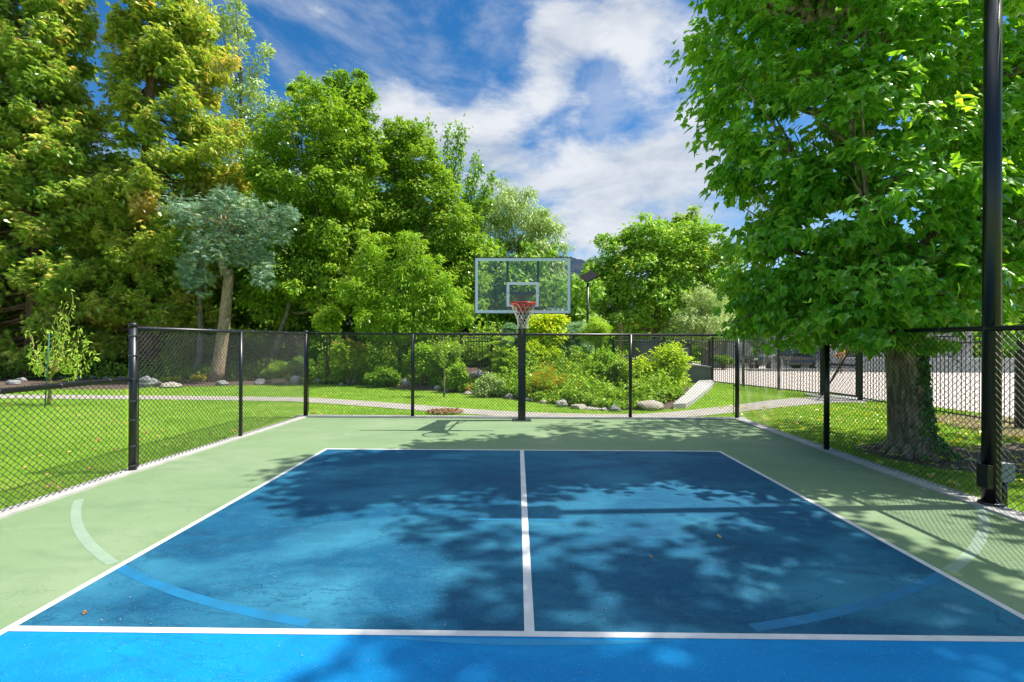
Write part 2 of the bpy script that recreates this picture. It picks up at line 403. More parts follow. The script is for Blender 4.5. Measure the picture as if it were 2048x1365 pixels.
Lf['willow'] = leafmat('leaf_willow', [(0, (.28, .46, .05)), (1, (.54, .68, .12))], .45, (1.1, 1.1, .6))
Lf['flower'] = leafmat('petal_orange', [(0, (.68, .30, .01)), (1, (.85, .52, .02))], .2, (1.2, 1.1, .6), .02)
Lf['rusty'] = leafmat('leaf_rusty', [(0, (.42, .18, .05)), (1, (.68, .42, .16))], .3, (1.2, 1.1, .6), .02)
Lf['ivy'] = leafmat('leaf_ivy', [(0, (.03, .11, .012)), (1, (.09, .26, .02))], .35)
Lf['grass'] = leafmat('grass_blade', [(0, (.20, .40, .02)), (.7, (.36, .58, .045)), (.95, (.50, .64, .09)), (1, (.7, .6, .28))], .45, (1.1, 1.05, .5), .02, .5, 1.0)

# ------------------------------------------------------------------ the setting
def sheet(name, poly, z, m, thick=None):
    b = MB()
    if thick: b.prism(poly, z-thick, z)
    else: b.add([(x, y, z) for x, y in poly], [tuple(range(len(poly)))])
    o = b.build(name, m); o['kind'] = 'structure'; return o

def arc_strip(cx, cy, r0, r1, a0, a1, n, z):
    v = []; f = []
    for i in range(n+1):
        a = a0+(a1-a0)*i/n
        v += [(cx+r0*math.sin(a), cy-r0*math.cos(a), z), (cx+r1*math.sin(a), cy-r1*math.cos(a), z)]
        if i: k = 2*i; f.append((k-2, k-1, k+1, k))
    return v, f

XL, XR, YB, YN = -4.72, 4.80, 10.42, -9.0     # court slab inside the fences
def xl(y): return -4.66-0.245*min(1.25, (10.4-y)/4.4)
CX = 0.075; BASE = 7.33; KIT = 2.72
sheet('lawn', [(-300, -60), (300, -60), (300, 400), (-300, 400)], 0.0, M_lawn)
sheet('court_slab', [(xl(2.0), YN), (XR-.02, YN), (XR-.02, YB-.14), (xl(10.4), YB-.14), (xl(6.0), 6.0)], 0.016, M_green)
W = .051
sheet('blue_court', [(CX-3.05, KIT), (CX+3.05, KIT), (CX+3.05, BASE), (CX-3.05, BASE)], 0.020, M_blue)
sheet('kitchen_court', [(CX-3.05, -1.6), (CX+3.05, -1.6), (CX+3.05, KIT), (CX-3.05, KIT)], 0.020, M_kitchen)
ln = MB()
def lrect(x0, y0, x1, y1, z=.0225): ln.add([(x0, y0, z), (x1, y0, z), (x1, y1, z), (x0, y1, z)], [(0, 1, 2, 3)])
lrect(CX-3.05, -1.6, CX-3.05+W, BASE); lrect(CX+3.05-W, -1.6, CX+3.05, BASE)
lrect(CX-3.05+W, BASE-W, CX+3.05-W, BASE); lrect(CX-3.05+W, KIT-W/2, CX+3.05-W, KIT+W/2)
lrect(CX-W/2-.004, KIT+W/2, CX+W/2+.004, BASE-W)
ln.build('court_lines', M_line)['kind'] = 'structure'
# faded three-point arc (a line of its own paint over each ground colour)
ACX, ACY, AR0, AR1 = CX, 8.60, 5.905, 5.982
def arc_piece(name, a0, a1, m, lo=None, hi=None):
    v, f = arc_strip(ACX, ACY, AR0, AR1, a0, a1, 60, .0175 if m is M_arc_green else .0212)
    v = [(x, min(max(y, lo if lo is not None else -99), hi if hi is not None else 99), z) for x, y, z in v]
    b = MB(); b.add(v, f); b.build(name, m)['kind'] = 'structure'
ae = math.asin(3.06/5.945); a0_ = math.acos((8.60-KIT-.045)/AR1); a1_ = math.acos((8.60-KIT+.045)/AR1)
arc_piece('faded_arc_line', ae+.010, R(52), M_arc_green); arc_piece('faded_arc_line', -R(52), -ae-.010, M_arc_green)
arc_piece('blue_arc_line', a0_, ae-.008, M_arc_blue, lo=KIT+.045); arc_piece('blue_arc_line', -ae+.008, -a0_, M_arc_blue, lo=KIT+.045)
arc_piece('pale_arc_line', -a1_, a1_, M_arc_kitchen, hi=KIT-.045)
b = MB(); b.add([(-.36, 4.44, .0212), (.03, 4.44, .0212), (.03, 4.48, .0212), (-.36, 4.48, .0212)], [(0, 1, 2, 3)])
b.add([(.12, 4.44, .0212), (.57, 4.44, .0212), (.57, 4.48, .0212), (.12, 4.48, .0212)], [(0, 1, 2, 3)])
b.build('free_throw_line', M_arc_blue)['kind'] = 'structure'
# concrete kerb strips under the fences
b = MB(); b.prism([(-4.86, 10.28), (4.98, 10.28), (4.98, 10.50), (-4.86, 10.50)], -.05, .045)
b.build('back_kerb', M_curb)['kind'] = 'structure'
b = MB(); b.prism([(xl(10.4)-.10, 10.278), (xl(6)-.12, 6), (xl(2)-.12, -9), (xl(2)+.08, -9), (xl(6)+.08, 6), (xl(10.4)+.07, 10.278)], -.05, .040)
b.build('side_kerb', M_curb)['kind'] = 'structure'
b = MB(); b.prism([(4.75, -9), (5.00, -9), (4.93, 10.278), (4.70, 10.278)], -.05, .040)
b.build('side_kerb', M_curb)['kind'] = 'structure'

# curved garden path
pc = [gr(*p) for p in ((-420, 792), (-100, 793), (0, 794), (150, 795), (300, 796), (450, 797.5), (600, 800), (700, 806), (800, 813.5), (900, 821.5), (1000, 828), (1100, 832), (1200, 834), (1300, 834), (1380, 828.5), (1440, 822), (1500, 815), (1560, 808), (1620, 802), (1680, 800), (1730, 803))]
pc = np.array(pc)[:, :2]
tt = np.gradient(pc, axis=0); tt = norm(tt); nn_ = np.stack([-tt[:, 1], tt[:, 0]], 1)
wd = np.interp(np.arange(len(pc)), [0, 6, 12, 16, 20], [.48, .45, .34, .42, .75])[:, None]
pa, pb = pc+nn_*wd, pc-nn_*wd
b = MB(); v = []; f = []
for i in range(len(pc)):
    v += [(*pa[i], .012), (*pb[i], .012)]
    if i: f.append((2*i-2, 2*i-1, 2*i+1, 2*i))
b.add(v, f); b.build('garden_path', M_path)['kind'] = 'structure'

# planting bed behind the lawn (front edge follows the rocks)
edge = [gr(*p)[:2] for p in ((-700, 778), (0, 780), (240, 780), (300, 776), (480, 772), (600, 770), (700, 770), (800, 774), (870, 782), (950, 791), (1050, 803), (1120, 812), (1200, 821), (1290, 822), (1345, 819))]
edge2 = list(edge)+[gr(1368, 796)[:2], gr(1392, 775)[:2], (6.7, 18.6), (7.4, 70), (-90, 70)]
sheet('planting_bed', edge2, .006, M_bark_bed)
# driveway beyond the iron fence
sheet('driveway', [(8.2, 20.0), (9.6, 17.0), (10.7, 14.2), (11.2, 11), (11.4, 0), (160, -5), (160, 38), (11, 38), (9.2, 24)], .010, M_drive)
sheet('dry_verge', [(9.2, 11.6), (11.39, 11.2), (11.38, 2), (8.6, 2), (8.5, 8.5)], .003, M_dry)
cir = [(6.35+1.05*math.cos(a)*(1+.12*math.sin(3*a)), 7.15+.95*math.sin(a)) for a in np.linspace(0, 2*math.pi, 40)[:-1]]
sheet('tree_ring', cir, .005, M_bark_bed)
cir = [(8.3+1.2*math.cos(a)*(1+.1*math.sin(3*a)), 7.1+1.0*math.sin(a)) for a in np.linspace(0, 2*math.pi, 40)[:-1]]
sheet('tree_ring', cir, .0065, M_bark_bed)

# hills on the skyline
def hills(name, prof, Y, m):
    X = np.linspace(0, len(prof)-1, 90); px = np.interp(X, range(len(prof)), [p[0] for p in prof]); py = np.interp(X, range(len(prof)), [p[1] for p in prof])
    v = []; f = []; n = 9
    for i in range(90):
        x, _, z = at(px[i], py[i], Y); k = x/Y
        z += rng.normal()*1.2
        for j in range(n):
            t = j/(n-1)*1.5; yy = Y*(0.55+.45*t); h = z*math.sin(min(t, 1)*math.pi/2)**1.3 if t <= 1 else z*(1-(t-1)*1.2)
            v.append((x*(.75+.25*t)+rng.normal()*3, yy, h*(1+.006*rng.normal()*(t < .95 and j > 0))-(2 if j == 0 else 0)))
    for i in range(89):
        for j in range(n-1): a = i*n+j; f.append((a, a+n, a+n+1, a+1))
    b = MB(); b.add(v, f); o = b.build(name, m, smooth=True); o['kind'] = 'structure'
hills('far_hills', [(-900, 600), (0, 560), (500, 540), (900, 528), (1050, 514), (1130, 516), (1165, 525), (1200, 541), (1300, 575), (1420, 583), (1500, 575), (1700, 560), (2300, 590), (2900, 620)], 2600, M_hill)
hills('near_hills', [(900, 660), (1200, 650), (1380, 615), (1440, 606), (1500, 622), (1600, 640), (1800, 650), (2300, 640)], 1400, M_hill_dry)

# grass
def grass_area(name, n, sampler, m, smin, smax):
    P = sampler(n); N = len(P)
    ax = np.stack([rng.normal(0, .28, N), rng.normal(0, .28, N), np.ones(N)], 1)
    a = rng.random(N)*6.283
    nr = np.stack([np.cos(a), np.sin(a), np.zeros(N)], 1)
    # mowing and wear patches in the blade colour
    va = .42+.13*np.sin(P[:, 0]*2.9+P[:, 1])*np.sin(P[:, 1]*3.7)+.10*np.sin(P[:, 1]*6.5+.4*P[:, 0])+.24*np.sin(P[:, 0]*.9+np.sin(P[:, 1]*1.3))*np.sin(P[:, 1]*.8+P[:, 0]*.35)+rng.normal(0, .22, N)
    dist = np.hypot(P[:, 0], P[:, 1]); sz = rng.uniform(smin, smax, N)*(1+dist*.03)
    o = scatter(name, *GRASS, P, ax, nr, sz, m, None, np.clip(va, 0, 1)); o['kind'] = 'stuff'; return o

def pip(P, poly):
    x, y = P[:, 0], P[:, 1]; ins = np.zeros(len(P), bool); n = len(poly)
    for i in range(n):
        x0, y0 = poly[i]; x1, y1 = poly[(i+1) % n]
        c = ((y0 > y) != (y1 > y)) & (x < (x1-x0)*(y-y0)/(y1-y0+1e-12)+x0); ins ^= c
    return ins
path_poly = [tuple(p) for p in pa]+[tuple(p) for p in pb[::-1]]
edge_np = np.array(edge)
bedpoly = edge2
drivepoly = [(8.2, 20.0), (9.6, 17.0), (10.7, 14.2), (11.2, 11), (11.4, 0), (60, -5), (60, 34), (11, 34), (9.2, 24)]
def lawn_pts(n):
    # density falls with distance: sample in image-like polar coordinates
    d = 1/rng.uniform(1/23.0, 1/2.6, n*3)**1.0
    d = np.where(rng.random(n*3) < .55, rng.uniform(5, 21, n*3), d)
    x = rng.uniform(-1.25, 1.15, n*3)*d
    P = np.stack([x, d, np.zeros(n*3)], 1)
    ok = ~((P[:, 0] > -5.03) & (P[:, 0] < 5.02) & (P[:, 1] < 10.52))
    ok &= ~((P[:, 0] > -4.92+.0) & (P[:, 0] < 5.02) & (P[:, 1] < 10.52))
    ok &= ~pip(P, path_poly) & ~pip(P, bedpoly) & ~pip(P, drivepoly)
    ok &= ~(((P[:, 0]-6.35)**2+(P[:, 1]-7.15)**2) < .95) & ~(((P[:, 0]-8.3)**2+(P[:, 1]-7.1)**2) < 1.2)
    ok &= ~((P[:, 0] > 8.9) & (P[:, 1] < 11.2))
    return P[ok][:n]
grass_area('grass', 250000, lawn_pts, Lf['grass'], .020, .036)

# ------------------------------------------------------------------ chain link fences
def chain(name, p0, p1, h, parent, z0=.05, pitch=.070, rad=.0030, spikes=True):
    """interlocked zigzag wires between ground points p0, p1"""
    p0 = np.array(p0, float); p1 = np.array(p1, float); ln_ = np.linalg.norm(p1-p0); d = (p1-p0)/ln_; nrm_ = np.array([-d[1], d[0]])
    hp = pitch/2; nw = int(ln_/hp); nz = int(h/hp)
    i = np.arange(nw)[:, None]; j = np.arange(nz+1)[None, :]
    side = np.where((j+i) % 2 == 0, 0, 1)
    s = (i+side)*hp + np.where(side == 1, .001, -.001)
    z = z0 + j*(h/nz) + 0*i
    off = np.where(side == 0, .0040, -.0040)
    sag = .006*np.sin(s*1.7+z*3)
    off = off+sag
    P = np.stack([p0[0]+d[0]*s+nrm_[0]*off, p0[1]+d[1]*s+nrm_[1]*off, z], -1)   # nw, nz+1, 3
    A = P[:, :-1].reshape(-1, 3); B = P[:, 1:].reshape(-1, 3)
    if spikes:       # twisted tips standing above the rail
        top = P[:, -1]; t2 = top+np.array([d[0]*.012, d[1]*.012, .030]); A = np.concatenate([A, top]); B = np.concatenate([B, t2])
        t3 = top+np.array([-d[0]*.014+nrm_[0]*.01, -d[1]*.014+nrm_[1]*.01, .024]); A = np.concatenate([A, top]); B = np.concatenate([B, t3])
    T = norm(B-A); u = norm(np.cross(T, np.array([nrm_[0], nrm_[1], 0.3]))); w = np.cross(T, u)
    n = 5; ang = np.arange(n)*2*math.pi/n
    ring = rad*(np.cos(ang)[None, :, None]*u[:, None]+np.sin(ang)[None, :, None]*w[:, None])
    V = np.concatenate([A[:, None]+ring, B[:, None]+ring], 1)   # N,2n,3
    q = []
    for k in range(n): q += [k, (k+1) % n, n+(k+1) % n, n+k]
    Lp = (np.arange(len(A))[:, None]*2*n+np.array(q)[None]).ravel()
    return poly_mesh(name, V.reshape(-1, 3), Lp, 4, M_wire, parent)

def post(root, x, y, h, r=.030, cap=True, bands=(), z0=.03):
    b = MB(); b.tube([(x, y, z0), (x, y, h)], r, 20)
    o = b.build('post', M_black, root, True)
    if cap:
        c = MB(); c.tube([(x, y, h-.035), (x, y, h-.004), (x, y, h+.012), (x, y, h+.02)], [r+.006, r+.006, r*.9, r*.35], 20); c.build('post_cap', M_black, o, True)
    for z in bands:
        t = MB(); t.tube([(x, y, z-.009), (x, y, z+.009)], r+.0045, 20); t.box((x+r, y-.012, z-.008), (x+r+.035, y+.012, z+.008))
        t.build('tension_band', M_tie, o, False)
    return o
def rail(root, a, b_, r=.021, name='top_rail'):
    m = MB(); m.tube([a, b_], r, 12); return m.build(name, M_black, root, True)
def ties(root, a, b_, r, n):
    A = np.array(a); B = np.array(b_); d = (B-A)/np.linalg.norm(B-A)
    for i in range(n):
        p = A+(B-A)*(i+.5)/n; m = MB(); m.tube([p-d*.003, p+d*.003], r+.0035, 12); m.build('wire_tie', M_tie, root, True)

H = 1.845
rt = empty('chain_link_fence', (0, 10.40, 0), 'black chain link fence straight across behind the basketball hoop', 'fence', 'chain link fences round the court')
chain('wire_mesh', (-4.62, 10.40), (4.74, 10.40), 1.80, rt)
rail(rt, (-4.66, 10.40, H), (4.79, 10.40, H), .027)
ties(rt, (-4.66, 10.40, H), (4.79, 10.40, H), .027, 19)
for x, r in ((-4.66, .046), (-2.30, .037), (2.47, .037), (4.79, .046)): post(rt, x, 10.40, H+(.05 if abs(x) > 4 else .0), r, abs(x) > 4)
for x in (-4.59, 4.71):
    m = MB(); m.tube([(x, 10.39, .12), (x, 10.39, 1.78)], .007, 6); m.build('tension_bar', M_black, rt)
    for z in (.3, .75, 1.2, 1.6):
        m = MB(); m.box((min(x, x+.05*(1 if x > 0 else -1)), 10.375, z-.01), (max(x, x+.05*(1 if x > 0 else -1)), 10.405, z+.01)); m.build('tension_band', M_black, rt)

XA, XB = xl(10.4), xl(6.0)
rt = empty('chain_link_fence', (XA, 8.2, 0), 'tall black chain link fence run on the left side of the court', 'fence', 'chain link fences round the court')
chain('wire_mesh', (XB, 6.08), (XA, 10.34), 1.80, rt)
rail(rt, (XB, 6.05, H), (XA, 10.36, H), .026)
ties(rt, (XB, 6.05, H), (XA, 10.36, H), .026, 8)
post(rt, XB, 6.0, 1.90, .045, True, bands=(.10, .35, .68, .92, 1.20, 1.50, 1.75), z0=.02)
post(rt, (XA+XB)/2-.0, 8.15, H, .030, False)
m = MB(); m.tube([(XB+.0, 6.085, .05), (XB, 6.085, 1.80)], .007, 6); m.build('tension_bar', M_black, rt)
rt = empty('chain_link_fence', (XB, 4, 0), 'lower black chain link fence run sloping out at the left edge, beside the lawn', 'fence', 'chain link fences round the court')
chain('wire_mesh', (xl(2), .5), (XB, 5.92), 1.16, rt)
rail(rt, (xl(2), .5, 1.21), (XB, 5.95, 1.20), .028)
ties(rt, (xl(2), .5, 1.21), (XB, 5.95, 1.20), .028, 9)
post(rt, xl(2), .5, 1.2, .030, False)
rt = empty('chain_link_fence', (4.82, 5, 0), 'black chain link fence on the right side of the court, before the big tree', 'fence', 'chain link fences round the court')
chain('wire_mesh', (4.80, 10.34), (4.84, 5.02), 1.80, rt)
chain('wire_mesh', (4.84, 4.86), (4.86, -1.0), 1.80, rt)
rail(rt, (4.79, 10.36, H), (4.86, -1.0, H), .027)
ties(rt, (4.79, 10.36, H), (4.86, -1.0, H), .027, 22)
post(rt, 4.80, 7.42, H, .040, False); post(rt, 4.85, 2.3, H, .030, False); post(rt, 4.86, -1.0, H, .03, False)
for z in (.4, .9, 1.4):
    pass

# ------------------------------------------------------------------ light pole
LX, LY = 4.88, 4.94
rt = empty('light_pole', (LX, LY, 0), 'tall round black light pole standing in the right fence line', 'light pole')
b = MB(); b.tube([(LX, LY, .03), (LX, LY, 6.85)], [.078, .066], 32); b.build('pole', M_pole, rt, True)
b = MB(); b.tube([(LX, LY, .03), (LX, LY, .055), (LX, LY, .07)], [.105, .105, .085], 28); b.build('base_collar', M_black, rt, True)
b = MB(); b.box((LX-.135, LY-.10, .22), (LX-.075, LY+.02, .46)); o = b.build('handhole_box', M_black, rt, False, .006)
for z in (.25, .43):
    c = MB(); c.tube([(LX-.11, LY-.103, z), (LX-.11, LY-.099, z)], .006, 8); c.build('screw', M_steel, o)
b = MB(); b.box((LX-.62, LY-.17, 6.78), (LX+.02, LY+.17, 6.90)); b.box((LX-.62, LY-.17, 6.75), (LX-.10, LY+.17, 6.78)); b.build('lamp_head', M_black, rt, False, .02)
rt = empty('junction_box', (LX+.10, LY+.0, 0), 'small grey electrical junction box on a short dark conduit beside the light pole', 'electrical box')
b = MB(); b.box((LX+.075, LY-.03, .28), (LX+.20, LY+.06, .46)); b.build('box_body', M_boxgrey, rt, False, .006)
b = MB(); b.box((LX+.070, LY-.036, .275), (LX+.205, LY-.03, .465)); b.build('box_cover', M_boxgrey, rt, False, .002)
b = MB(); b.tube([(LX+.135, LY+.02, 0), (LX+.135, LY+.02, .28)], .038, 14); b.build('conduit', M_black, rt, True)

# ------------------------------------------------------------------ basketball hoop
HX = .095; BY = 8.98; PY = 10.08
rt = empty('basketball_hoop', (HX, PY, 0), 'in-ground basketball hoop with clear backboard, red rim and white net on a black pole', 'basketball hoop')
b = MB(); b.box((HX-.08, PY-.08, .03), (HX+.08, PY+.08, 2.62)); b.build('pole', M_pole, rt, False, .008)
b = MB(); b.box((HX-.20, PY-.15, .016), (HX+.20, PY+.15, .034)); bp = b.build('base_plate', M_bracket, rt, False, .003)
for sx in (-1, 1):
    for sy in (-1, 1):
        c = MB(); c.tube([(HX+sx*.16, PY+sy*.11, .034), (HX+sx*.16, PY+sy*.11, .075)], .014, 6); c.build('bolt', M_steel, bp)
c = MB(); c.tube([(HX-.083, PY-.083, 1.20), (HX+.083, PY-.083, 1.215)], .004, 6); c.build('cable', M_tie, rt)
bw, bh, bz = 1.83, 1.067, 2.215
x0, x1, z0, z1 = HX-bw/2, HX+bw/2, bz, bz+bh
# glass
mg = bpy.data.materials.new('backboard_glass'); mg.use_nodes = True; t = mg.node_tree; t.nodes.clear()
o_ = t.nodes.new('ShaderNodeOutputMaterial'); tr = t.nodes.new('ShaderNodeBsdfTransparent'); tr.inputs[0].default_value = (.97, .98, .97, 1)
gl = t.nodes.new('ShaderNodeBsdfGlossy'); gl.inputs['Roughness'].default_value = .06
df = t.nodes.new('ShaderNodeBsdfDiffuse'); df.inputs[0].default_value = (.5, .52, .5, 1)
fr = t.nodes.new('ShaderNodeFresnel'); fr.inputs[0].default_value = 1.45
ms = t.nodes.new('ShaderNodeMixShader'); ms2 = t.nodes.new('ShaderNodeMixShader'); ms2.inputs[0].default_value = .025
t.links.new(tr.outputs[0], ms2.inputs[1]); t.links.new(df.outputs[0], ms2.inputs[2])
t.links.new(fr.outputs[0], ms.inputs[0]); t.links.new(ms2.outputs[0], ms.inputs[1]); t.links.new(gl.outputs[0], ms.inputs[2]); t.links.new(ms.outputs[0], o_.inputs[0])
b = MB(); b.box((x0+.01, BY, z0+.01), (x1-.01, BY+.010, z1-.01)); glass = b.build('backboard_glass', mg, rt)
def frame(b, X0, Z0, X1, Z1, w, ya, yb):
    b.box((X0, ya, Z0), (X1, yb, Z0+w)); b.box((X0, ya, Z1-w), (X1, yb, Z1))
    b.box((X0, ya, Z0+w), (X0+w, yb, Z1-w)); b.box((X1-w, ya, Z0+w), (X1, yb, Z1-w))
b = MB(); frame(b, x0, z0, x1, z1, .011, BY-.012, BY+.028); b.build('backboard_frame', M_black, rt)
b = MB(); frame(b, x0+.012, z0+.012, x1-.012, z1-.012, .055, BY-.003, BY-.001); b.build('border_stripe', M_white, glass)
b = MB(); frame(b, HX-.305, z0+.135, HX+.305, z0+.135+.465, .052, BY-.003, BY-.001); b.build('target_square', M_white, glass)
# lettering
fc = bpy.data.curves.new('lettering', 'FONT'); fc.body = 'SOME SERIOUS HOOP'; fc.size = .055; fc.extrude = .0006; fc.offset = .0016
fo = bpy.data.objects.new('tmp_text', fc); COL.objects.link(fo); bpy.context.view_layer.update()
tm = bpy.data.meshes.new_from_object(fo); bpy.data.objects.remove(fo)
xs = [v.co.x for v in tm.vertices]; wT = max(xs)-min(xs); sx = .375/wT
tm.transform(Matrix.Translation((HX+.455, BY-.004, z0+.083)) @ Matrix.Rotation(math.pi/2, 4, 'X') @ Matrix.Diagonal((sx, .9, 1, 1)))
tm.materials.clear(); tm.materials.append(M_white); link('lettering', tm, glass)
# back struts and arms
for s in (-1, 1):
    b = MB(); b.box((HX+s*.29-.022, BY+.030, z0+.02), (HX+s*.29+.022, BY+.065, z1-.02)); b.build('vertical_strut', M_black, rt)
b = MB()
v = [(HX-.275, BY+.03, 2.64), (HX+.275, BY+.03, 2.64), (HX+.22, BY+.03, 2.57), (HX-.22, BY+.03, 2.57),
     (HX-.10, PY-.09, 2.60), (HX+.10, PY-.09, 2.60), (HX+.09, PY-.09, 2.50), (HX-.09, PY-.09, 2.50)]
b.add(v, [(0,1,2,3),(7,6,5,4),(0,4,5,1),(1,5,6,2),(2,6,7,3),(3,7,4,0)]); b.build('upper_bracket', M_bracket, rt, False, .004)
for s in (-1, 1):
    b = MB(); b.tube([(HX+s*.09, PY, 2.50), (HX+s*.12, BY+.06, 2.62)], .022, 8); b.build('upper_arm', M_black, rt)
    b = MB(); b.tube([(HX+s*.09, PY, 2.14), (HX+s*.10, BY+.06, 2.27)], .022, 8); b.build('lower_arm', M_black, rt)
b = MB(); b.tube([(HX, PY-.04, 1.75), (HX, BY+.16, 2.42)], .018, 8); b.build('height_actuator', M_steel, rt, True)
b = MB(); b.box((HX-.272, BY+.034, z0+.10), (HX+.272, BY+.060, z0+.13)); b.build('cross_brace', M_black, rt)
for s in (-1, 1):
    for z in (z0+.40, z0+.085):
        b = MB(); b.tube([(HX+s*.28, BY-.012, z), (HX+s*.28, BY-.003, z)], .011, 6); b.build('bolt', M_steel, rt)
# rim
RZ = 2.385; RR = .2286; RY = BY-.15-RR+.0
b = MB()
a = np.linspace(0, 2*math.pi, 49); b.tube([(HX+RR*math.cos(q), RY+RR*math.sin(q), RZ) for q in a], .011, 10, False)
b.tube([(HX+(RR-.003)*math.cos(q), RY+(RR-.003)*math.sin(q), RZ-.028) for q in a], .006, 8, False)
a = np.linspace(.0, math.pi, 25); v = []; f = []
for i, q in enumerate(a):       # stiffening skirt round the back half of the ring
    for rr_, zz_ in ((RR, -.006), (RR-.012, -.058*math.sin(q)**.5-.01), (RR+.004, -.058*math.sin(q)**.5-.01), (RR+.014, -.006)): v.append((HX+rr_*math.cos(q), RY+rr_*math.sin(q), RZ+zz_))
    if i:
        for k in range(4): f.append(((i-1)*4+k, (i-1)*4+(k+1) % 4, i*4+(k+1) % 4, i*4+k))
b.add(v, f)
rim = b.build('rim', M_red, rt, True)
b = MB(); b.add([(HX-.20, RY+.13, RZ-.004), (HX+.20, RY+.13, RZ-.004), (HX+.09, BY-.006, RZ-.004), (HX-.09, BY-.006, RZ-.004),
                 (HX-.20, RY+.13, RZ-.045), (HX+.20, RY+.13, RZ-.045), (HX+.09, BY-.006, RZ-.12), (HX-.09, BY-.006, RZ-.12)],
                [(0,1,2,3),(7,6,5,4),(0,4,5,1),(1,5,6,2),(2,6,7,3),(3,7,4,0)])
b.box((HX-.085, BY-.07, RZ-.16), (HX+.085, BY-.008, RZ-.02))
b.build('breakaway_mount', M_red, rim, False, .006)
# net
b = MB(); n = 12; levels = [(0, .222), (.10, .185), (.17, .150), (.235, .122), (.295, .105), (.355, .100), (.415, .112)]
def npnt(i, k):
    zo, r = levels[k]; q = (i+.5*(k % 2))*2*math.pi/n
    return np.array([HX+r*math.cos(q)+.008*math.sin(3*q+k), RY+r*math.sin(q), RZ-.01-zo+.008*math.sin(q*2+k)])
for k in range(len(levels)-1):
    for i in range(n):
        p = npnt(i, k)
        for dlt in ((0, -1) if k % 2 == 0 else (0, 1)):
            q = npnt(i+dlt, k+1)
            mid = (p+q)/2+np.array([0, 0, -.008]); b.tube([p, mid, q], .0045, 5, False)
for i in range(n):
    p, q = npnt(i, len(levels)-1), npnt(i+1, len(levels)-1); b.tube([p, (p+q)/2+np.array([0, 0, -.03]), q], .0045, 5, False)
p = npnt(11, 2); b.tube([p, p+np.array([.06, 0, -.03]), p+np.array([.125, -.01, -.115])], .0035, 5)
b.build('net', M_net, rim, True)

# ------------------------------------------------------------------ trees
def curve_pts(a, b_, bend, n=8, wob=.0):
    a = np.array(a, float); b_ = np.array(b_, float); t = np.linspace(0, 1, n)[:, None]
    P = a+(b_-a)*t+np.array(bend)*np.sin(t*math.pi)*1.0
    if wob: P[1:-1] += rng.normal(0, wob, (n-2, 3))
    return P

def clump_leaves(C, Rr, per, flat=.7, center=None, droop=.35, up=.8, upper=.35):
    """leaves on and in ellipsoidal clumps; returns pos, axis, normal"""
    N = len(C)*per; c = np.repeat(C, per, 0); rr = np.repeat(Rr, per)[:, None]
    d = norm(rng.normal(size=(N, 3))); d[:, 2] += upper*np.abs(rng.normal(size=N))*.6; d = norm(d)
    rad = rng.random(N)[:, None]**.45
    ragged = 1+.35*np.sin(d[:, :1]*7+c[:, 1:2]*3)*np.cos(d[:, 1:2]*6+c[:, :1]*2)
    p = c+d*rad*rr*np.array([1, 1, flat])*ragged
    outv = d.copy()
    if center is not None: outv = norm(d+.8*norm(c-center))
    ax = norm(outv*np.array([1, 1, .4])+np.array([0, 0, -droop])+rng.normal(0, .45, (N, 3)))
    nr = norm(np.array([0, 0, up])+outv*.7+rng.normal(0, .38, (N, 3)))
    return p, ax, nr

def in_lobes(P, lobes, k):
    ins = np.zeros(len(P), bool)
    for c, r in lobes: ins |= (((P-np.array(c))/(np.array(r)*k))**2).sum(1) < 1
    return ins
def lobe_clumps(lobes, n, inner=.62):
    vol = np.array([r[0]*r[2] for _, r in lobes], float); cnt = np.maximum(1, (vol/vol.sum()*n).astype(int))
    out_ = []
    for (c, r), k in zip(lobes, cnt):
        d = norm(rng.normal(size=(k*2, 3))); P = np.array(c)+d*np.array(r)*rng.uniform(.45, 1.0, (k*2, 1))**.7
        out_.append(P[:k])
    P = np.concatenate(out_)
    keep = ~in_lobes(P, lobes, inner) | (rng.random(len(P)) < .35)
    P = P[keep]; k = max(2, n//5); w = rng.integers(0, len(lobes), k); d = norm(rng.normal(size=(k, 3))+np.array([0, 0, .35]))
    out_ = np.array([lobes[a_][0] for a_ in w])+d*np.array([lobes[a_][1] for a_ in w])*rng.uniform(1.0, 1.3, (k, 1))
    return np.concatenate([P, out_])

def px_lobes(Y, L_, dep=.9):
    """lobe list (px, py, rx_px, rz_px[, dy]) -> world ellipsoids at distance Y"""
    o = []
    for q in L_:
        px, py, rx, rz = q[:4]; dy = q[4] if len(q) > 4 else 0; yy = Y+dy
        c = at(px, py, yy); s = yy/F
        o.append((c, (rx*s, rx*s*dep, rz*s)))
    return o

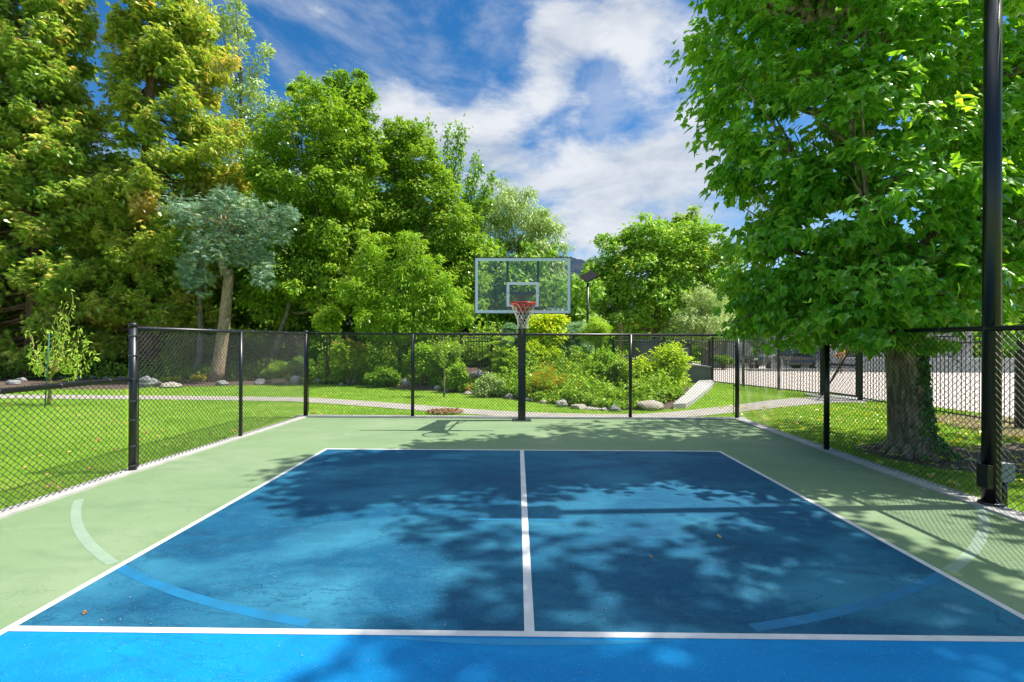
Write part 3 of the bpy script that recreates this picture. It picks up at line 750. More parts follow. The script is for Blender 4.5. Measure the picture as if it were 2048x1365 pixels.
def broadleaf(name, label, cat, base, lobes, nclump, per, lsize, lmat, tmpl=SIMPLE, trunk_r=.15, bark=None, top=None, group=None,
              clump_r=(.45, .9), flat=.65, droop=.35, limbs=14, lmin=0, trunk=None, vary=(0, 1), inner=.62, zmin=.15, uppr=.35):
    rt = empty(name, base, label, cat, group)
    C = lobe_clumps(lobes, nclump, inner)
    ctr = np.mean([c for c, r in lobes], 0)
    Rr = rng.uniform(clump_r[0], clump_r[1], len(C)); Rr[-max(2, nclump//5):] *= .62
    p, ax, nr = clump_leaves(C, Rr, per, flat, ctr, droop, upper=uppr)
    cv = np.repeat(rng.uniform(-.18, .18, len(C)), per)
    va = np.clip(rng.beta(2, 2, len(p))*(vary[1]-vary[0])+vary[0]+cv, 0, 1)
    ok = p[:, 2] > zmin; p, ax, nr, va = p[ok], ax[ok], nr[ok], va[ok]
    scatter('crown', *tmpl, p, ax, nr, rng.uniform(.55, 1.35, len(p))*lsize, lmat, rt, va)
    b = MB()
    tp = top or (ctr[0], ctr[1], ctr[2]+max(r[2] for _, r in lobes)*.6)
    if trunk is None:
        trunk = curve_pts(base, tp, rng.normal(0, .12, 3), 10)
        rads = np.linspace(trunk_r, trunk_r*.25, 10); rads[0] *= 1.35
    else:
        trunk, rads = trunk
    b.tube(trunk, rads, 14, True)
    T = np.asarray(trunk)
    idx = rng.choice(len(C), min(limbs, len(C)), replace=False)
    for i in idx:
        zt = C[i][2]-abs(rng.normal(0, .5))-np.hypot(*(C[i][:2]-T[-1][:2]))*.5
        k = int(np.clip(np.searchsorted(T[:, 2], max(zt, lmin)), 1, len(T)-2))
        st = T[k]; rr = rads[k]*.45
        pts = curve_pts(st, C[i], (0, 0, -.12*np.linalg.norm(C[i]-st)), 7, .04)
        b.tube(pts, np.linspace(rr, .012, 7), 7, False)
        for q in range(3):
            e = C[i]+rng.normal(0, .35, 3); b.tube(curve_pts(pts[4], e, (0, 0, .05), 4), np.linspace(rr*.35, .006, 4), 4, False)
    b.build('trunk', bark or B_grey, rt, True)
    return rt, C, T

# --- big tree beside the right fence
trk = np.array([(6.00, 7.30, -.02), (6.00, 7.30, .12), (5.98, 7.31, .35), (5.95, 7.33, .8), (5.93, 7.35, 1.4), (5.88, 7.36, 2.1), (5.75, 7.38, 3.0), (5.35, 7.40, 4.1), (5.05, 7.4, 5.2), (4.75, 7.4, 6.6), (4.6, 7.5, 8.2), (4.9, 7.6, 10.2)])
tr_r = [.36, .31, .265, .235, .225, .22, .19, .20, .18, .15, .10, .05]
big_lobes = px_lobes(7.3, [
    (1475, 40, 85, 85), (1465, 190, 75, 80, .1), (1500, 310, 75, 75, -.2), (1530, 420, 85, 70), (1565, 520, 85, 65, -.2), (1630, 610, 100, 48, -.3), (1540, 590, 60, 50, .2), (1560, 655, 80, 34, 0), (1660, 665, 100, 34, -.3), (1780, 670, 90, 30, -.6), (1590, 90, 110, 100, .3),
    (1630, 250, 105, 105, -.4), (1660, 420, 110, 90, -.6), (1740, 80, 120, 120, -.3), (1780, 250, 130, 110, -.8), (1780, 420, 130, 100, -.9), (1760, 560, 140, 70, -.8),
    (1870, 620, 130, 50, -.9), (1910, 470, 140, 100, -.8), (1930, 290, 140, 110, -.6), (1910, 110, 140, 120), (2060, 500, 130, 140, -.4), (2070, 250, 150, 160), (1680, 550, 100, 70, .5),
    (1560, -130, 120, 120, -.4), (1740, -120, 170, 130, -.3), (1930, -120, 170, 130), (1600, -330, 150, 130, -.8), (1790, -360, 200, 140, -.8), (1700, -540, 150, 110, -1.0)], 1.1)
rt, C, T = broadleaf('broadleaf_tree', 'large leafy tree with lobed leaves and an ivy-wrapped trunk just outside the right fence', 'tree', (6.02, 7.3, 0),
    big_lobes, 540, 58, .145, Lf['maple'], MAPLE, bark=B_maple, trunk=(trk, tr_r), clump_r=(.30, .58), flat=.5, droop=.8, limbs=70, lmin=2.2, inner=.6, zmin=1.62, uppr=.2)
# root flare and ivy
b = MB()
for i in range(9):
    a = i*2*math.pi/9+.3*math.sin(i*5); e = (6.00+.46*math.cos(a), 7.3+.46*math.sin(a), -.03)
    b.tube(curve_pts((5.98+.12*math.cos(a), 7.31+.12*math.sin(a), .55), e, (-.10*math.cos(a), -.10*math.sin(a), -.08), 7), np.linspace(.12, .06, 7), 8, False)
for (q, z, r) in ((.3, .95, .08), (3.6, .72, .07), (4.6, 1.0, .09), (5.3, .5, .12), (-.4, .62, .15)):
    b.tube([(5.96+.17*math.cos(q), 7.32+.17*math.sin(q), z), (5.96+.28*math.cos(q), 7.32+.28*math.sin(q), z)], [r*1.3, r*.6], 9)
b.build('root_flare', B_maple, rt, True)
n = 1500; s = rng.random(n)**.8; z = .03+s*2.4; qa = -.95+1.1*np.sin(z*1.5)*.35+rng.normal(0, .38, n)*(1.2-.4*s)
cx_ = np.interp(z, trk[:, 2], trk[:, 0]); cy_ = np.interp(z, trk[:, 2], trk[:, 1]); rr = np.interp(z, trk[:, 2], tr_r)+.03+np.clip(.35-z, 0, 1)*.5
P = np.stack([cx_+rr*np.cos(qa), cy_+rr*np.sin(qa), z], 1)
o = np.stack([np.cos(qa), np.sin(qa), 0*qa], 1)
scatter('ivy', *MAPLE, P, o*.3+np.array([0, 0, -.8])+rng.normal(0, .35, (n, 3)), o+rng.normal(0, .3, (n, 3)), rng.uniform(.05, .10, n), Lf['ivy'], rt)

# --- second tree at the right edge
trk2 = np.array([(8.35, 7.2, -.02), (8.36, 7.2, .2), (8.38, 7.2, .7), (8.40, 7.2, 1.6), (8.3, 7.25, 3.0), (8.2, 7.3, 5.0), (8.3, 7.2, 8)])
broadleaf('broadleaf_tree', 'ivy-covered broadleaf tree at the far right edge behind the light pole', 'tree', (8.35, 7.2, 0),
    [((9.3, 7.2, 3.6), (2.2, 2.0, 1.7)), ((9.6, 6.4, 6.2), (2.4, 2.2, 2.2)), ((9.0, 8.5, 8.6), (2.4, 2.2, 2.0))], 130, 60, .16, Lf['maple'], MAPLE, bark=B_maple,
    trunk=(trk2, [.42, .34, .29, .26, .23, .18, .1]), clump_r=(.5, .9), flat=.6, droop=.7, limbs=16, lmin=2.4, zmin=1.7)
# --- trees to the right of the camera: outside the picture, they throw the dappled shade over the near court
broadleaf('broadleaf_tree', 'tall broadleaf tree standing outside the right fence beside the camera', 'tree', (10.2, 2.4, 0),
    [((8.3, 3.7, 9.3), (1.5, .9, 1.0)), ((9.6, 3.2, 12.6), (2.0, 1.3, 1.4)), ((11.2, 2.4, 14.0), (1.8, 1.5, 1.3)), ((7.4, 2.2, 10.6), (1.4, .7, .8)), ((7.0, 4.0, 7.0), (.8, .6, .5)), ((8.8, .4, 10.6), (2.0, .9, 1.0)), ((6.8, .9, 8.0), (1.2, .5, .5))],
    92, 60, .17, Lf['maple'], MAPLE, bark=B_maple, trunk_r=.28, clump_r=(.35, .75), flat=.55, droop=.7, limbs=26, inner=.5)

# --- cedars on the left
def cedar(label, base, Y, prof, top_z, per_b, nb, lm, tr_r=.34, group='tall cedars left of the court', zlow=1.2, size=.30, holes=()):
    """prof: function z -> (xleft, xright) world half-widths via pixel silhouettes"""
    rt = empty('cedar_tree', base, label, 'tree', group)
    bx, by, _ = base
    b = MB()
    zs = np.linspace(0, top_z, 12)
    trunk = np.stack([bx+.12*np.sin(zs*.5), by+0*zs, zs-.05], 1)
    rads = tr_r*(1-zs/top_z*.9); rads[0] *= 1.3
    b.tube(trunk, rads, 14)
    Ps, As, Ns, Vs = [], [], [], []
    for i in range(nb):
        z = zlow+(top_z-zlow)*rng.random()**.9
        q = rng.random()*2*math.pi
        w = prof(z)
        ln_ = (w[1] if math.cos(q) > 0 else w[0])*rng.uniform(.55, 1.05)
        st = np.array([bx+.12*math.sin(z*.5), by, z])
        dirv = np.array([math.cos(q), math.sin(q)*(.8 if math.sin(q) > 0 else .6), 0])
        e = st+dirv*ln_+np.array([0, 0, rng.uniform(-.35, .25)*ln_*.35])
        pts = curve_pts(st, e, (0, 0, -.10*ln_), 9, .03)
        b.tube(pts, np.linspace(max(.02, rads[0]*.18*(1-z/top_z)+.015), .006, 9), 5, False)
        n_ = int(per_b*ln_/2.5)+8
        t = rng.uniform(.28, 1.03, n_)**.75
        base_p = np.stack([np.interp(t, np.linspace(0, 1, 9), pts[:, k]) for k in range(3)], 1)
        side = np.array([-dirv[1], dirv[0], 0])
        lat = rng.normal(0, .30, n_)*ln_*.42*(1.15-.5*t)
        p = base_p+side*lat[:, None]; p[:, 2] += rng.normal(0, .17, n_)-np.abs(lat)*.25
        ax = dirv*.5+side*np.sign(lat)[:, None]*.45+np.array([0, 0, -.30])+rng.normal(0, .55, (n_, 3))
        nr = np.array([0, 0, 1.0])+dirv*.3+rng.normal(0, .60, (n_, 3))
        Ps.append(p); As.append(ax); Ns.append(nr)
        Vs.append(np.clip(rng.beta(2, 2.2, n_)+rng.normal(0, .13)+(t-.6)*.25, 0, 1))
    P = np.concatenate(Ps); A = np.concatenate(As); Nn = np.concatenate(Ns); V_ = np.concatenate(Vs)
    keep = np.ones(len(P), bool)
    for (hx, hy, hr) in holes:
        c = at(hx, hy, Y); keep &= ~((np.hypot(P[:, 0]-c[0], P[:, 2]-c[2]) < hr) & (rng.random(len(P)) < .8))
    P, A, Nn, V_ = P[keep], A[keep], Nn[keep], V_[keep]
    scatter('crown', *CEDAR, P, A, Nn, rng.uniform(.6, 1.4, len(P))*size, lm, rt, V_)
    b.build('trunk', B_cedar, rt, True)
    return rt
def interp_prof(zk, lk, rk): return lambda z: (float(np.interp(z, zk, lk)), float(np.interp(z, zk, rk)))
pA = gr(64, 757); pB = gr(297, 764); pB = (pB[0]*21.6/pB[1], 21.6, 0)
cedar('tall cedar with a bare grey trunk base at the far left edge', pA, pA[1], interp_prof([1, 4, 9, 14, 19], [4, 4.6, 4.6, 4, 1.5], [2.6, 3.2, 3.3, 2.8, 1.5]), 20, 240, 290, Lf['cedar'], .34, size=.23, holes=((225, 130, 1.0), (190, 190, .9), (250, 230, .8), (170, 110, .7), (140, 60, .6)))
cedar('tall yellow-green cedar with orange cone tips, second trunk from the left', pB, pB[1], interp_prof([1, 3, 7, 11, 15, 19.5], [3.2, 3.8, 3.2, 2.8, 2.2, 1.0], [2.6, 3.4, 4.9, 4.6, 3.8, 1.6]), 20.5, 240, 290, Lf['cedar2'], .42, size=.23, holes=((225, 130, 1.0), (190, 190, .9), (250, 250, .9), (265, 300, .5)))
pC = at(-330, 760, 19)
cedar('cedar beyond the left edge of the frame with boughs reaching in', (pC[0], 19, 0), 19, interp_prof([1, 8, 18], [3, 4, 1], [4, 5, 1]), 18, 70, 130, Lf['cedar'], .3, size=.34)

# --- blue spruce on a bare leaning trunk
Y = gr(432, 764)[1]
s0, s1 = gr(432, 764), at(458, 540, Y); s2, s3 = at(446, 500, Y), at(452, 400, Y)
rt = empty('blue_spruce', s0, 'pale blue-green spruce top on a long bare pruned trunk', 'tree')
b = MB(); b.tube(curve_pts(s0, s1, (.06, 0, 0), 10), np.linspace(.25, .18, 10)*np.array([1.25]+[1]*9), 14)
b.tube(curve_pts(at(450, 552, Y), s2, (-.06, 0, 0), 6), np.linspace(.17, .11, 6), 10); b.tube([s2, s3], [.11, .04], 10)
cut = np.array(at(460, 545, Y-.2)); b.tube([cut, cut+np.array([.02, -.12, .02])], [.10, .09], 12)
Ps, As, Ns = [], [], []
for (px, py, spx) in ((360, 410, 30), (400, 425, 34), (430, 405, 34), (470, 405, 40), (500, 420, 36), (545, 425, 40), (575, 425, 18), (450, 445, 44), (500, 460, 40), (540, 460, 30), (400, 475, 30), (430, 490, 40), (480, 500, 40), (520, 510, 24), (385, 520, 24), (400, 550, 22), (525, 545, 16), (380, 545, 16), (365, 425, 16), (455, 385, 18)):
    e = np.array(at(px, py, Y+rng.uniform(-.9, .7))); st = np.array(s2)*(1-.5)+np.array(s3)*.5
    pts = curve_pts(st, e, (0, 0, -.08), 7, .03); b.tube(pts, np.linspace(.04, .008, 7), 5, False)
    n_ = 170; rad = spx*Y/F*1.1
    d = norm(rng.normal(size=(n_, 3))); p = e+d*rng.random((n_, 1))**.5*np.array([rad, rad, rad*.62]); p[:, 2] -= .55*rng.random(n_)**2.5
    Ps.append(p); As.append(d*np.array([1, 1, .5])+np.array([0, 0, -.25])+rng.normal(0, .3, (n_, 3))); Ns.append(np.array([0, 0, 1])+rng.normal(0, .5, (n_, 3)))
P = np.concatenate(Ps); scatter('crown', *NEEDLE, P, np.concatenate(As), np.concatenate(Ns), rng.uniform(.14, .30, len(P)), Lf['spruce'], rt)
b.build('trunk', B_spruce, rt, True)

# --- more trunks in the shade on the left
def bare_trunk(label, p0, px1, py1, r0, Y, cat='tree'):
    rt = empty('tree', p0, label, cat, 'shaded understorey trees')
    e = at(px1, py1, Y); b = MB(); b.tube(curve_pts(p0, e, (.1, 0, 0), 9, .03), np.linspace(r0, r0*.5, 9), 12)
    C = []
    for i in range(5):
        q = np.array(e)+rng.normal(0, 1, 3)*np.array([1.0, .7, .7])+np.array([0, 0, 1.0]); C.append(q); b.tube(curve_pts(e, q, (0, 0, .1), 5), np.linspace(r0*.4, .02, 5), 6)
    b.build('trunk', B_grey, rt, True)
    p, ax, nr = clump_leaves(np.array(C), np.full(5, .9), 500, .7); scatter('crown', *SIMPLE, p, ax, nr, .12, Lf['dark'], rt)
p = gr(395, 757); bare_trunk('slim shaded tree trunk between the thick cedar and the spruce', p, 400, 560, .17, p[1])
p = gr(528, 757); bare_trunk('slim grey trunk leaning right, seen through the side fence beside the boulders', p, 592, 560, .13, p[1])
p = gr(190, 752); bare_trunk('thin trunk leaning right between the two thick cedars', p, 262, 590, .15, p[1])

# --- deciduous trees across the back
broadleaf('broadleaf_tree', 'tall dense bright green tree behind the spruce, left of the gap of sky', 'tree', gr(640, 757), px_lobes(22, [
    (635, 215, 45, 50), (610, 280, 75, 60), (680, 270, 60, 70), (600, 370, 80, 70), (690, 370, 65, 70), (620, 470, 85, 70), (700, 480, 75, 70), (640, 570, 100, 60), (560, 500, 55, 60), (560, 600, 60, 50), (735, 300, 20, 45), (545, 330, 40, 60)], 1.0),
    640, 86, .18, Lf['bright'], trunk_r=.22, clump_r=(.26, .66), flat=.6, droop=.45, limbs=30, uppr=.5)
broadleaf('broadleaf_tree', 'dark crowned tree top showing behind the dense bright green tree', 'tree', at(710, 700, 30)[:2]+(0,), px_lobes(30, [
    (700, 180, 28, 28), (725, 215, 22, 30), (690, 240, 40, 60), (700, 330, 60, 80), (690, 450, 60, 90)]), 150, 170, .20, Lf['mid'], trunk_r=.25, clump_r=(.45, .9), droop=.35, vary=(0, .6))
broadleaf('broadleaf_tree', 'green rounded tree left of the backboard, with sky showing at its shoulder', 'tree', gr(860, 757), px_lobes(23.5, [
    (810, 275, 34, 30), (835, 320, 46, 50), (785, 330, 26, 40), (855, 395, 60, 60), (800, 430, 60, 60), (900, 480, 65, 60), (820, 540, 70, 60), (930, 550, 45, 60), (880, 620, 80, 50), (770, 520, 40, 50)]),
    600, 84, .18, Lf['mid'], trunk_r=.2, clump_r=(.26, .66), flat=.6, droop=.4, limbs=26, uppr=.5)
# upright open-branched tree behind it
Y = 26
rt = empty('slender_tree', at(900, 757, Y)[:2]+(0,), 'slender open tree with long upward twigs standing against the clouds', 'tree')
b = MB(); bb = np.array(at(890, 500, Y)); b.tube([at(900, 757, Y)[:2]+(0,), bb], [.16, .1], 10)
Ps = []
for (px, py) in ((858, 240), (895, 255), (918, 245), (928, 258), (950, 305), (962, 325), (985, 342), (975, 372), (940, 360), (905, 300), (880, 330), (960, 400), (925, 410), (985, 398)):
    e = np.array(at(px, py, Y+rng.uniform(-1, 1))); pts = curve_pts(bb, e, (.3*(px-890)/100, 0, -.1), 12, .03); b.tube(pts, np.linspace(.05, .006, 12), 5, False)
    t = rng.uniform(.35, 1, 400); q = np.stack([np.interp(t, np.linspace(0, 1, 12), pts[:, k]) for k in range(3)], 1)+rng.normal(0, .15, (400, 3)); Ps.append(q)
P = np.concatenate(Ps); n_ = len(P); b.build('trunk', B_twig, rt, True)
scatter('crown', *SIMPLE, P, rng.normal(0, .6, (n_, 3))+np.array([0, 0, -.3]), np.array([0, 0, 1])+rng.normal(0, .5, (n_, 3)), rng.uniform(.13, .24, n_), Lf['dark'], rt)

broadleaf('willow_tree', 'olive grey-green willow rising behind the backboard', 'tree', at(1030, 700, 29)[:2]+(0,), px_lobes(29, [
    (1010, 410, 45, 36), (1045, 440, 55, 50), (985, 470, 50, 50), (1085, 480, 36, 36), (1030, 530, 75, 55), (1075, 560, 50, 50), (980, 580, 60, 60), (1040, 640, 80, 50), (1100, 620, 50, 50)]),
    270, 150, .27, Lf['olive'], NARROW, trunk_r=.28, clump_r=(.55, 1.1), flat=.7, droop=.9, limbs=24)
broadleaf('boxelder_tree', 'light yellow-green young tree in front of the dark wood, left of the backboard', 'tree', gr(800, 766), px_lobes(18.3, [
    (745, 520, 22, 40), (820, 520, 26, 45), (730, 580, 40, 40), (800, 590, 50, 50), (865, 560, 36, 40), (870, 620, 45, 40), (770, 640, 60, 40), (845, 660, 50, 40), (905, 620, 26, 40)], .8),
    330, 78, .17, Lf['light'], NARROW, trunk_r=.10, clump_r=(.18, .48), flat=.7, droop=.5, limbs=22, vary=(.1, .9))
broadleaf('broadleaf_tree', 'wide rounded tree with a few yellow leaves, right of the solar lamp', 'tree', at(1310, 700, 33)[:2]+(0,), px_lobes(33, [
    (1240, 500, 40, 34), (1300, 480, 48, 36), (1350, 500, 55, 45), (1270, 560, 75, 55), (1370, 560, 60, 50), (1300, 620, 90, 50), (1220, 560, 36, 40), (1400, 490, 35, 45), (1240, 640, 60, 50), (1360, 640, 60, 40), (1310, 530, 60, 60), (1425, 545, 42, 50), (1440, 610, 36, 40)]),
    470, 95, .27, Lf['far'], trunk_r=.35, clump_r=(.4, .95), flat=.6, droop=.3, limbs=22, uppr=.5)
for lab, px, py0, w in (('columnar poplar top, left one of the pair behind the wide rounded tree', 1352, 430, 10), ('columnar poplar top, right one of the pair behind the wide rounded tree', 1385, 424, 15), ('short poplar top at the left shoulder of the wide rounded tree', 1325, 452, 12)):
    broadleaf('poplar_tree', lab, 'tree', at(px, 700, 60)[:2]+(0,), px_lobes(60, [(px, py0+25, w, 28), (px, py0+80, w*1.3, 45), (px, py0+170, w*1.4, 80)]), 50, 90, .45, Lf['mid'], trunk_r=.3, clump_r=(.6, 1.1), flat=1, group='poplars in the distance', limbs=5)
broadleaf('broadleaf_tree', 'small rounded green tree just left of the solar lamp post', 'tree', at(1140, 700, 38)[:2]+(0,), px_lobes(38, [
    (1125, 575, 20, 18), (1160, 580, 18, 20), (1130, 610, 45, 40), (1175, 615, 32, 35), (1150, 650, 60, 40)]), 90, 120, .28, Lf['far'], trunk_r=.25, clump_r=(.5, 1.1), limbs=8)
broadleaf('broadleaf_tree', 'pale yellow-green feathery tree right of the wide rounded tree', 'tree', at(1410, 700, 30)[:2]+(0,), px_lobes(30, [
    (1400, 610, 30, 30), (1425, 630, 32, 36), (1380, 640, 36, 30), (1410, 655, 46, 26)]), 80, 140, .20, Lf['olive'], NARROW, trunk_r=.18, clump_r=(.45, .8), vary=(.45, 1), limbs=8)
broadleaf('pine_tree', 'distant bluish pine seen through a gap in the big tree', 'tree', at(1500, 690, 45)[:2]+(0,), px_lobes(45, [(1500, 590, 30, 26), (1480, 620, 24, 18), (1520, 640, 40, 30)]), 50, 110, .4, Lf['bspruce'], NARROW, trunk_r=.2, clump_r=(.6, 1.1), limbs=8)
broadleaf('aspen_tree', 'thin airy tree top showing right of the tall yellow-green cedar', 'tree', at(480, 757, 27)[:2]+(0,), px_lobes(27, [
    (420, 60, 45, 45), (460, 50, 28, 40), (500, 120, 30, 40), (455, 140, 50, 50), (505, 200, 32, 45), (470, 240, 50, 50), (540, 250, 40, 50), (600, 180, 20, 15), (380, 10, 30, 30), (490, 340, 50, 80)]),
    130, 80, .19, Lf['olive'], trunk_r=.22, clump_r=(.4, .8), flat=.8, limbs=26)

# far-off wood closing the view low down behind everything
n_ = 150000
xx = rng.uniform(-44, 4.5, n_); yy = rng.uniform(24.5, 31, n_)+np.abs(xx+15)*.05; hh = np.interp(xx, [-44, -14, -9, -4, 0, 4.5], [11, 11, 10.5, 8.5, 6.5, 5])+.9*np.sin(xx*1.7)+.7*np.sin(xx*4.1+1)
zz = rng.random(n_)**.85*hh
scatter('woodland', *SIMPLE, np.stack([xx+.5*np.sin(zz*3), yy+.7*np.sin(xx*2.2+zz), zz], 1), rng.normal(0, .6, (n_, 3))+np.array([0, 0, -.4]), np.array([0, -.6, .8])+rng.normal(0, .5, (n_, 3)), rng.uniform(.20, .42, n_), Lf['dark'])['kind'] = 'stuff'
n_ = 70000
xx = rng.uniform(2, 80, n_); yy = rng.uniform(42, 50, n_); zz = rng.random(n_)*(4+1.5*np.sin(xx*.6))
scatter('distant_wood', *SIMPLE, np.stack([xx, yy, zz], 1), rng.normal(0, .6, (n_, 3))+np.array([0, 0, -.4]), np.array([0, -.6, .8])+rng.normal(0, .5, (n_, 3)), rng.uniform(.3, .6, n_), Lf['far'])['kind'] = 'stuff'

# ------------------------------------------------------------------ shrubs
def shrub(name, label, px, py, w, h, Y, lm, n=9, per=260, ls=.09, tmpl=SIMPLE, group='shrubs of the planting bed', cr=None, extra=None, droop=.2, stems=8, cat='shrub', flat=.8, vary=(0, 1)):
    """px, py: centre of foliage in photo pixels; w, h half sizes px at distance Y"""
    n = int(n*1.7); per = int(per*1.15); s = Y/F; c = np.array(at(px, py, Y)); g = (c[0], Y, 0)
    rt = empty(name, g, label, cat, group)
    C = c+norm(rng.normal(size=(n, 3)))*rng.uniform(.2, .85, (n, 1))*np.array([w*s, w*s*.7, h*s])
    rr = rng.uniform(.28, .5, n)*min(w, h)*s*1.2 if cr is None else rng.uniform(cr*.7, cr*1.3, n)
    C[:, 2] = np.maximum(C[:, 2], .12)
    p, ax, nr = clump_leaves(C, rr, per, flat, c, droop)
    p[:, 2] = np.abs(p[:, 2]-.03)+.03
    va = np.clip(rng.beta(2, 2, len(p))*(vary[1]-vary[0])+vary[0]+np.repeat(rng.uniform(-.15, .15, n), per), 0, 1)
    scatter('foliage', *tmpl, p, ax, nr, rng.uniform(.7, 1.3, len(p))*ls, lm, rt, va)
    b = MB()
    for i in range(stems):
        e = C[i % n]; b.tube(curve_pts((g[0]+rng.normal(0, .06), Y+rng.normal(0, .06), 0), e, (0, 0, .05), 6, .02), np.linspace(.02, .006, 6), 5, False)
    b.build('stem', B_twig, rt, True)
    if extra:
        m_, cnt, sz = extra
        k = rng.integers(0, len(C), cnt); d = norm(rng.normal(size=(cnt, 3))+np.array([0, -.4, .5]))
        q = C[k]+d*rr[k][:, None]*1.02; q[:, 2] = np.abs(q[:, 2]-.05)+.05
        scatter('flowers', *SPRAY, q, d+np.array([0, 0, .6]), np.array([0, -1, .6])+rng.normal(0, .4, (cnt, 3)), rng.uniform(.7, 1.3, cnt)*sz, m_, rt)['kind'] = 'stuff'
    return rt
shrub('shrub', 'shrub turning yellow and orange behind the boulder row, near the left corner post', 700, 705, 42, 28, 17.6, Lf['mid'], 10, 240, .11, extra=(Lf['rusty'], 90, .14), vary=(.3, 1))
shrub('shrub', 'low dark green mound behind the white boulder left of the second back post', 770, 750, 45, 22, 17.2, Lf['bright'], 10, 260, .10, vary=(0, .6))
shrub('shrub', 'low bushy shrub filling the gap behind the back fence corner post', 600, 735, 40, 20, 19.5, Lf['dark'], 8, 240, .11)
shrub('shrub', 'spreading juniper-like shrub seen through the side fence', 560, 740, 45, 16, 19.0, Lf['bright'], 8, 240, .12, NARROW)
shrub('shrub', 'light leafy tall shrub just right of the second back fence post', 850, 720, 34, 42, 16.6, Lf['light'], 10, 260, .10)
shrub('shrub', 'feathery green shrub left of the iron fence panel', 895, 705, 32, 34, 16.4, Lf['mid'], 9, 260, .10, NARROW, vary=(.3, 1))
shrub('shrub', 'leafy green shrub beside the young staked tree', 905, 755, 30, 24, 15.6, Lf['light'], 9, 240, .09)
shrub('shrub', 'pale sage-like shrub at the left of the hoop pole base', 985, 775, 34, 26, 14.4, Lf['olive'], 10, 260, .07, vary=(.4, 1))
shrub('shrub', 'tall yellow-green shrub right of the hoop pole', 1095, 660, 42, 42, 17.5, Lf['gold'], 12, 260, .12)
shrub('shrub', 'green-gold shrub behind the hoop pole, under the tall yellow one', 1080, 715, 36, 30, 16.8, Lf['gold'], 10, 240, .11, vary=(0, .6))
shrub('goldenrod', 'orange flowering goldenrod clump right of the hoop pole', 1095, 768, 44, 30, 13.9, Lf['mid'], 12, 230, .07, NARROW, extra=(Lf['flower'], 420, .075), vary=(.4, 1))
shrub('goldenrod', 'orange flowering plants low behind the back fence, right of the goldenrod clump', 1150, 785, 22, 20, 13.4, Lf['mid'], 7, 200, .06, NARROW, extra=(Lf['flower'], 130, .07))
shrub('shrub', 'tall bright lime shrub below the solar lamp', 1195, 665, 30, 42, 17.0, Lf['light'], 11, 260, .10, NARROW, vary=(.4, 1))
shrub('shrub', 'broad bright green shrub in the middle of the bed', 1200, 730, 50, 36, 14.6, Lf['light'], 14, 260, .09)
shrub('shrub', 'loose green shrub left of the third back fence post', 1235, 755, 34, 32, 13.8, Lf['mid'], 10, 240, .08, vary=(.3, 1))
shrub('ornamental_grass', 'tuft of fine yellowish grass in front of the broad green shrub', 1225, 800, 22, 12, 12.9, Lf['willow'], 6, 260, .22, NARROW, cat='grass tuft', droop=-1.2)
shrub('ornamental_grass', 'tuft of fine grey-green grass left of the yellowish grass tuft', 1168, 806, 20, 10, 13.0, Lf['olive'], 6, 220, .2, NARROW, cat='grass tuft', droop=-1.2)
shrub('shrub', 'leafy low shrub around the third back fence post', 1270, 785, 34, 20, 13.3, Lf['mid'], 9, 220, .09)
shrub('shrub', 'tall yellow-green shrub in front of the concrete wall', 1345, 730, 42, 36, 14.8, Lf['gold'], 12, 90, .13, cr=.35, vary=(0, .55), stems=12)
shrub('shrub', 'upright yellow-green shrub right of the third back fence post', 1290, 745, 26, 36, 14.6, Lf['gold'], 9, 110, .12, vary=(0, .6), cr=.3)
shrub('shrub', 'low dark leafy plants at the foot of the concrete wall', 1345, 792, 24, 14, 14.0, Lf['bright'], 8, 200, .09, vary=(0, .7))
shrub('shrub', 'leafy plants behind the large cream boulder', 1310, 790, 30, 16, 13.4, Lf['bright'], 8, 220, .09)
shrub('spruce_bush', 'blue-green young spruce left of the hoop pole', 1020, 690, 26, 42, 17.8, Lf['bspruce'], 12, 220, .20, NEEDLE, droop=.3)
shrub('spruce_bush', 'grey-green young spruce between the yellow shrub and the lime shrub', 1150, 680, 28, 42, 18.5, Lf['bspruce'], 12, 220, .20, NEEDLE, droop=.3)
shrub('shrub', 'yellowing plant at the foot of the bare spruce trunk', 395, 762, 14, 7, 19.5, Lf['gold'], 5, 160, .09, extra=(Lf['rusty'], 60, .10), vary=(.6, 1))
shrub('shrub', 'straw-coloured low plant beside the round grey boulder', 340, 765, 22, 6, 19.0, Lf['gold'], 5, 120, .08, vary=(.4, 1))
shrub('shrub', 'dark mounded shrub under the cedars at the left', 150, 730, 60, 22, 22, Lf['dark'], 10, 260, .12)
shrub('shrub', 'dark leafy thicket between the leaning trunk and the thick cedar', 235, 700, 45, 50, 23.5, Lf['dark'], 10, 300, .13)
shrub('shrub', 'dark leafy thicket behind the bare spruce trunk', 470, 690, 60, 50, 23.8, Lf['dark'], 12, 300, .13)
shrub('shrub', 'dark green shrub behind the boulder row left of the first back post', 640, 680, 50, 40, 21, Lf['dark'], 10, 280, .13, vary=(.2, 1))
shrub('shrub', 'bright branch of maple-like leaves behind the side fence top', 655, 640, 40, 30, 18.6, Lf['bright'], 9, 150, .13, vary=(.3, 1))
# hedge and far shrubs on the drive side
shrub('hedge', 'dark low hedge in front of the pale wall beyond the iron fence', 1445, 720, 26, 10, 29, Lf['dark'], 8, 200, .16, cat='hedge', group='plants beyond the driveway')
shrub('hedge', 'dark shrubbery behind the low white wall right of the gate', 1800, 700, 120, 14, 31, Lf['dark'], 14, 260, .2, cat='hedge', group='plants beyond the driveway')
shrub('potted_plant', 'small rusty leafed plant against the pale house wall behind the gate', 1682, 706, 8, 8, 26, Lf['rusty'], 4, 60, .12, cat='plant', group='plants beyond the driveway', vary=(0, .6))

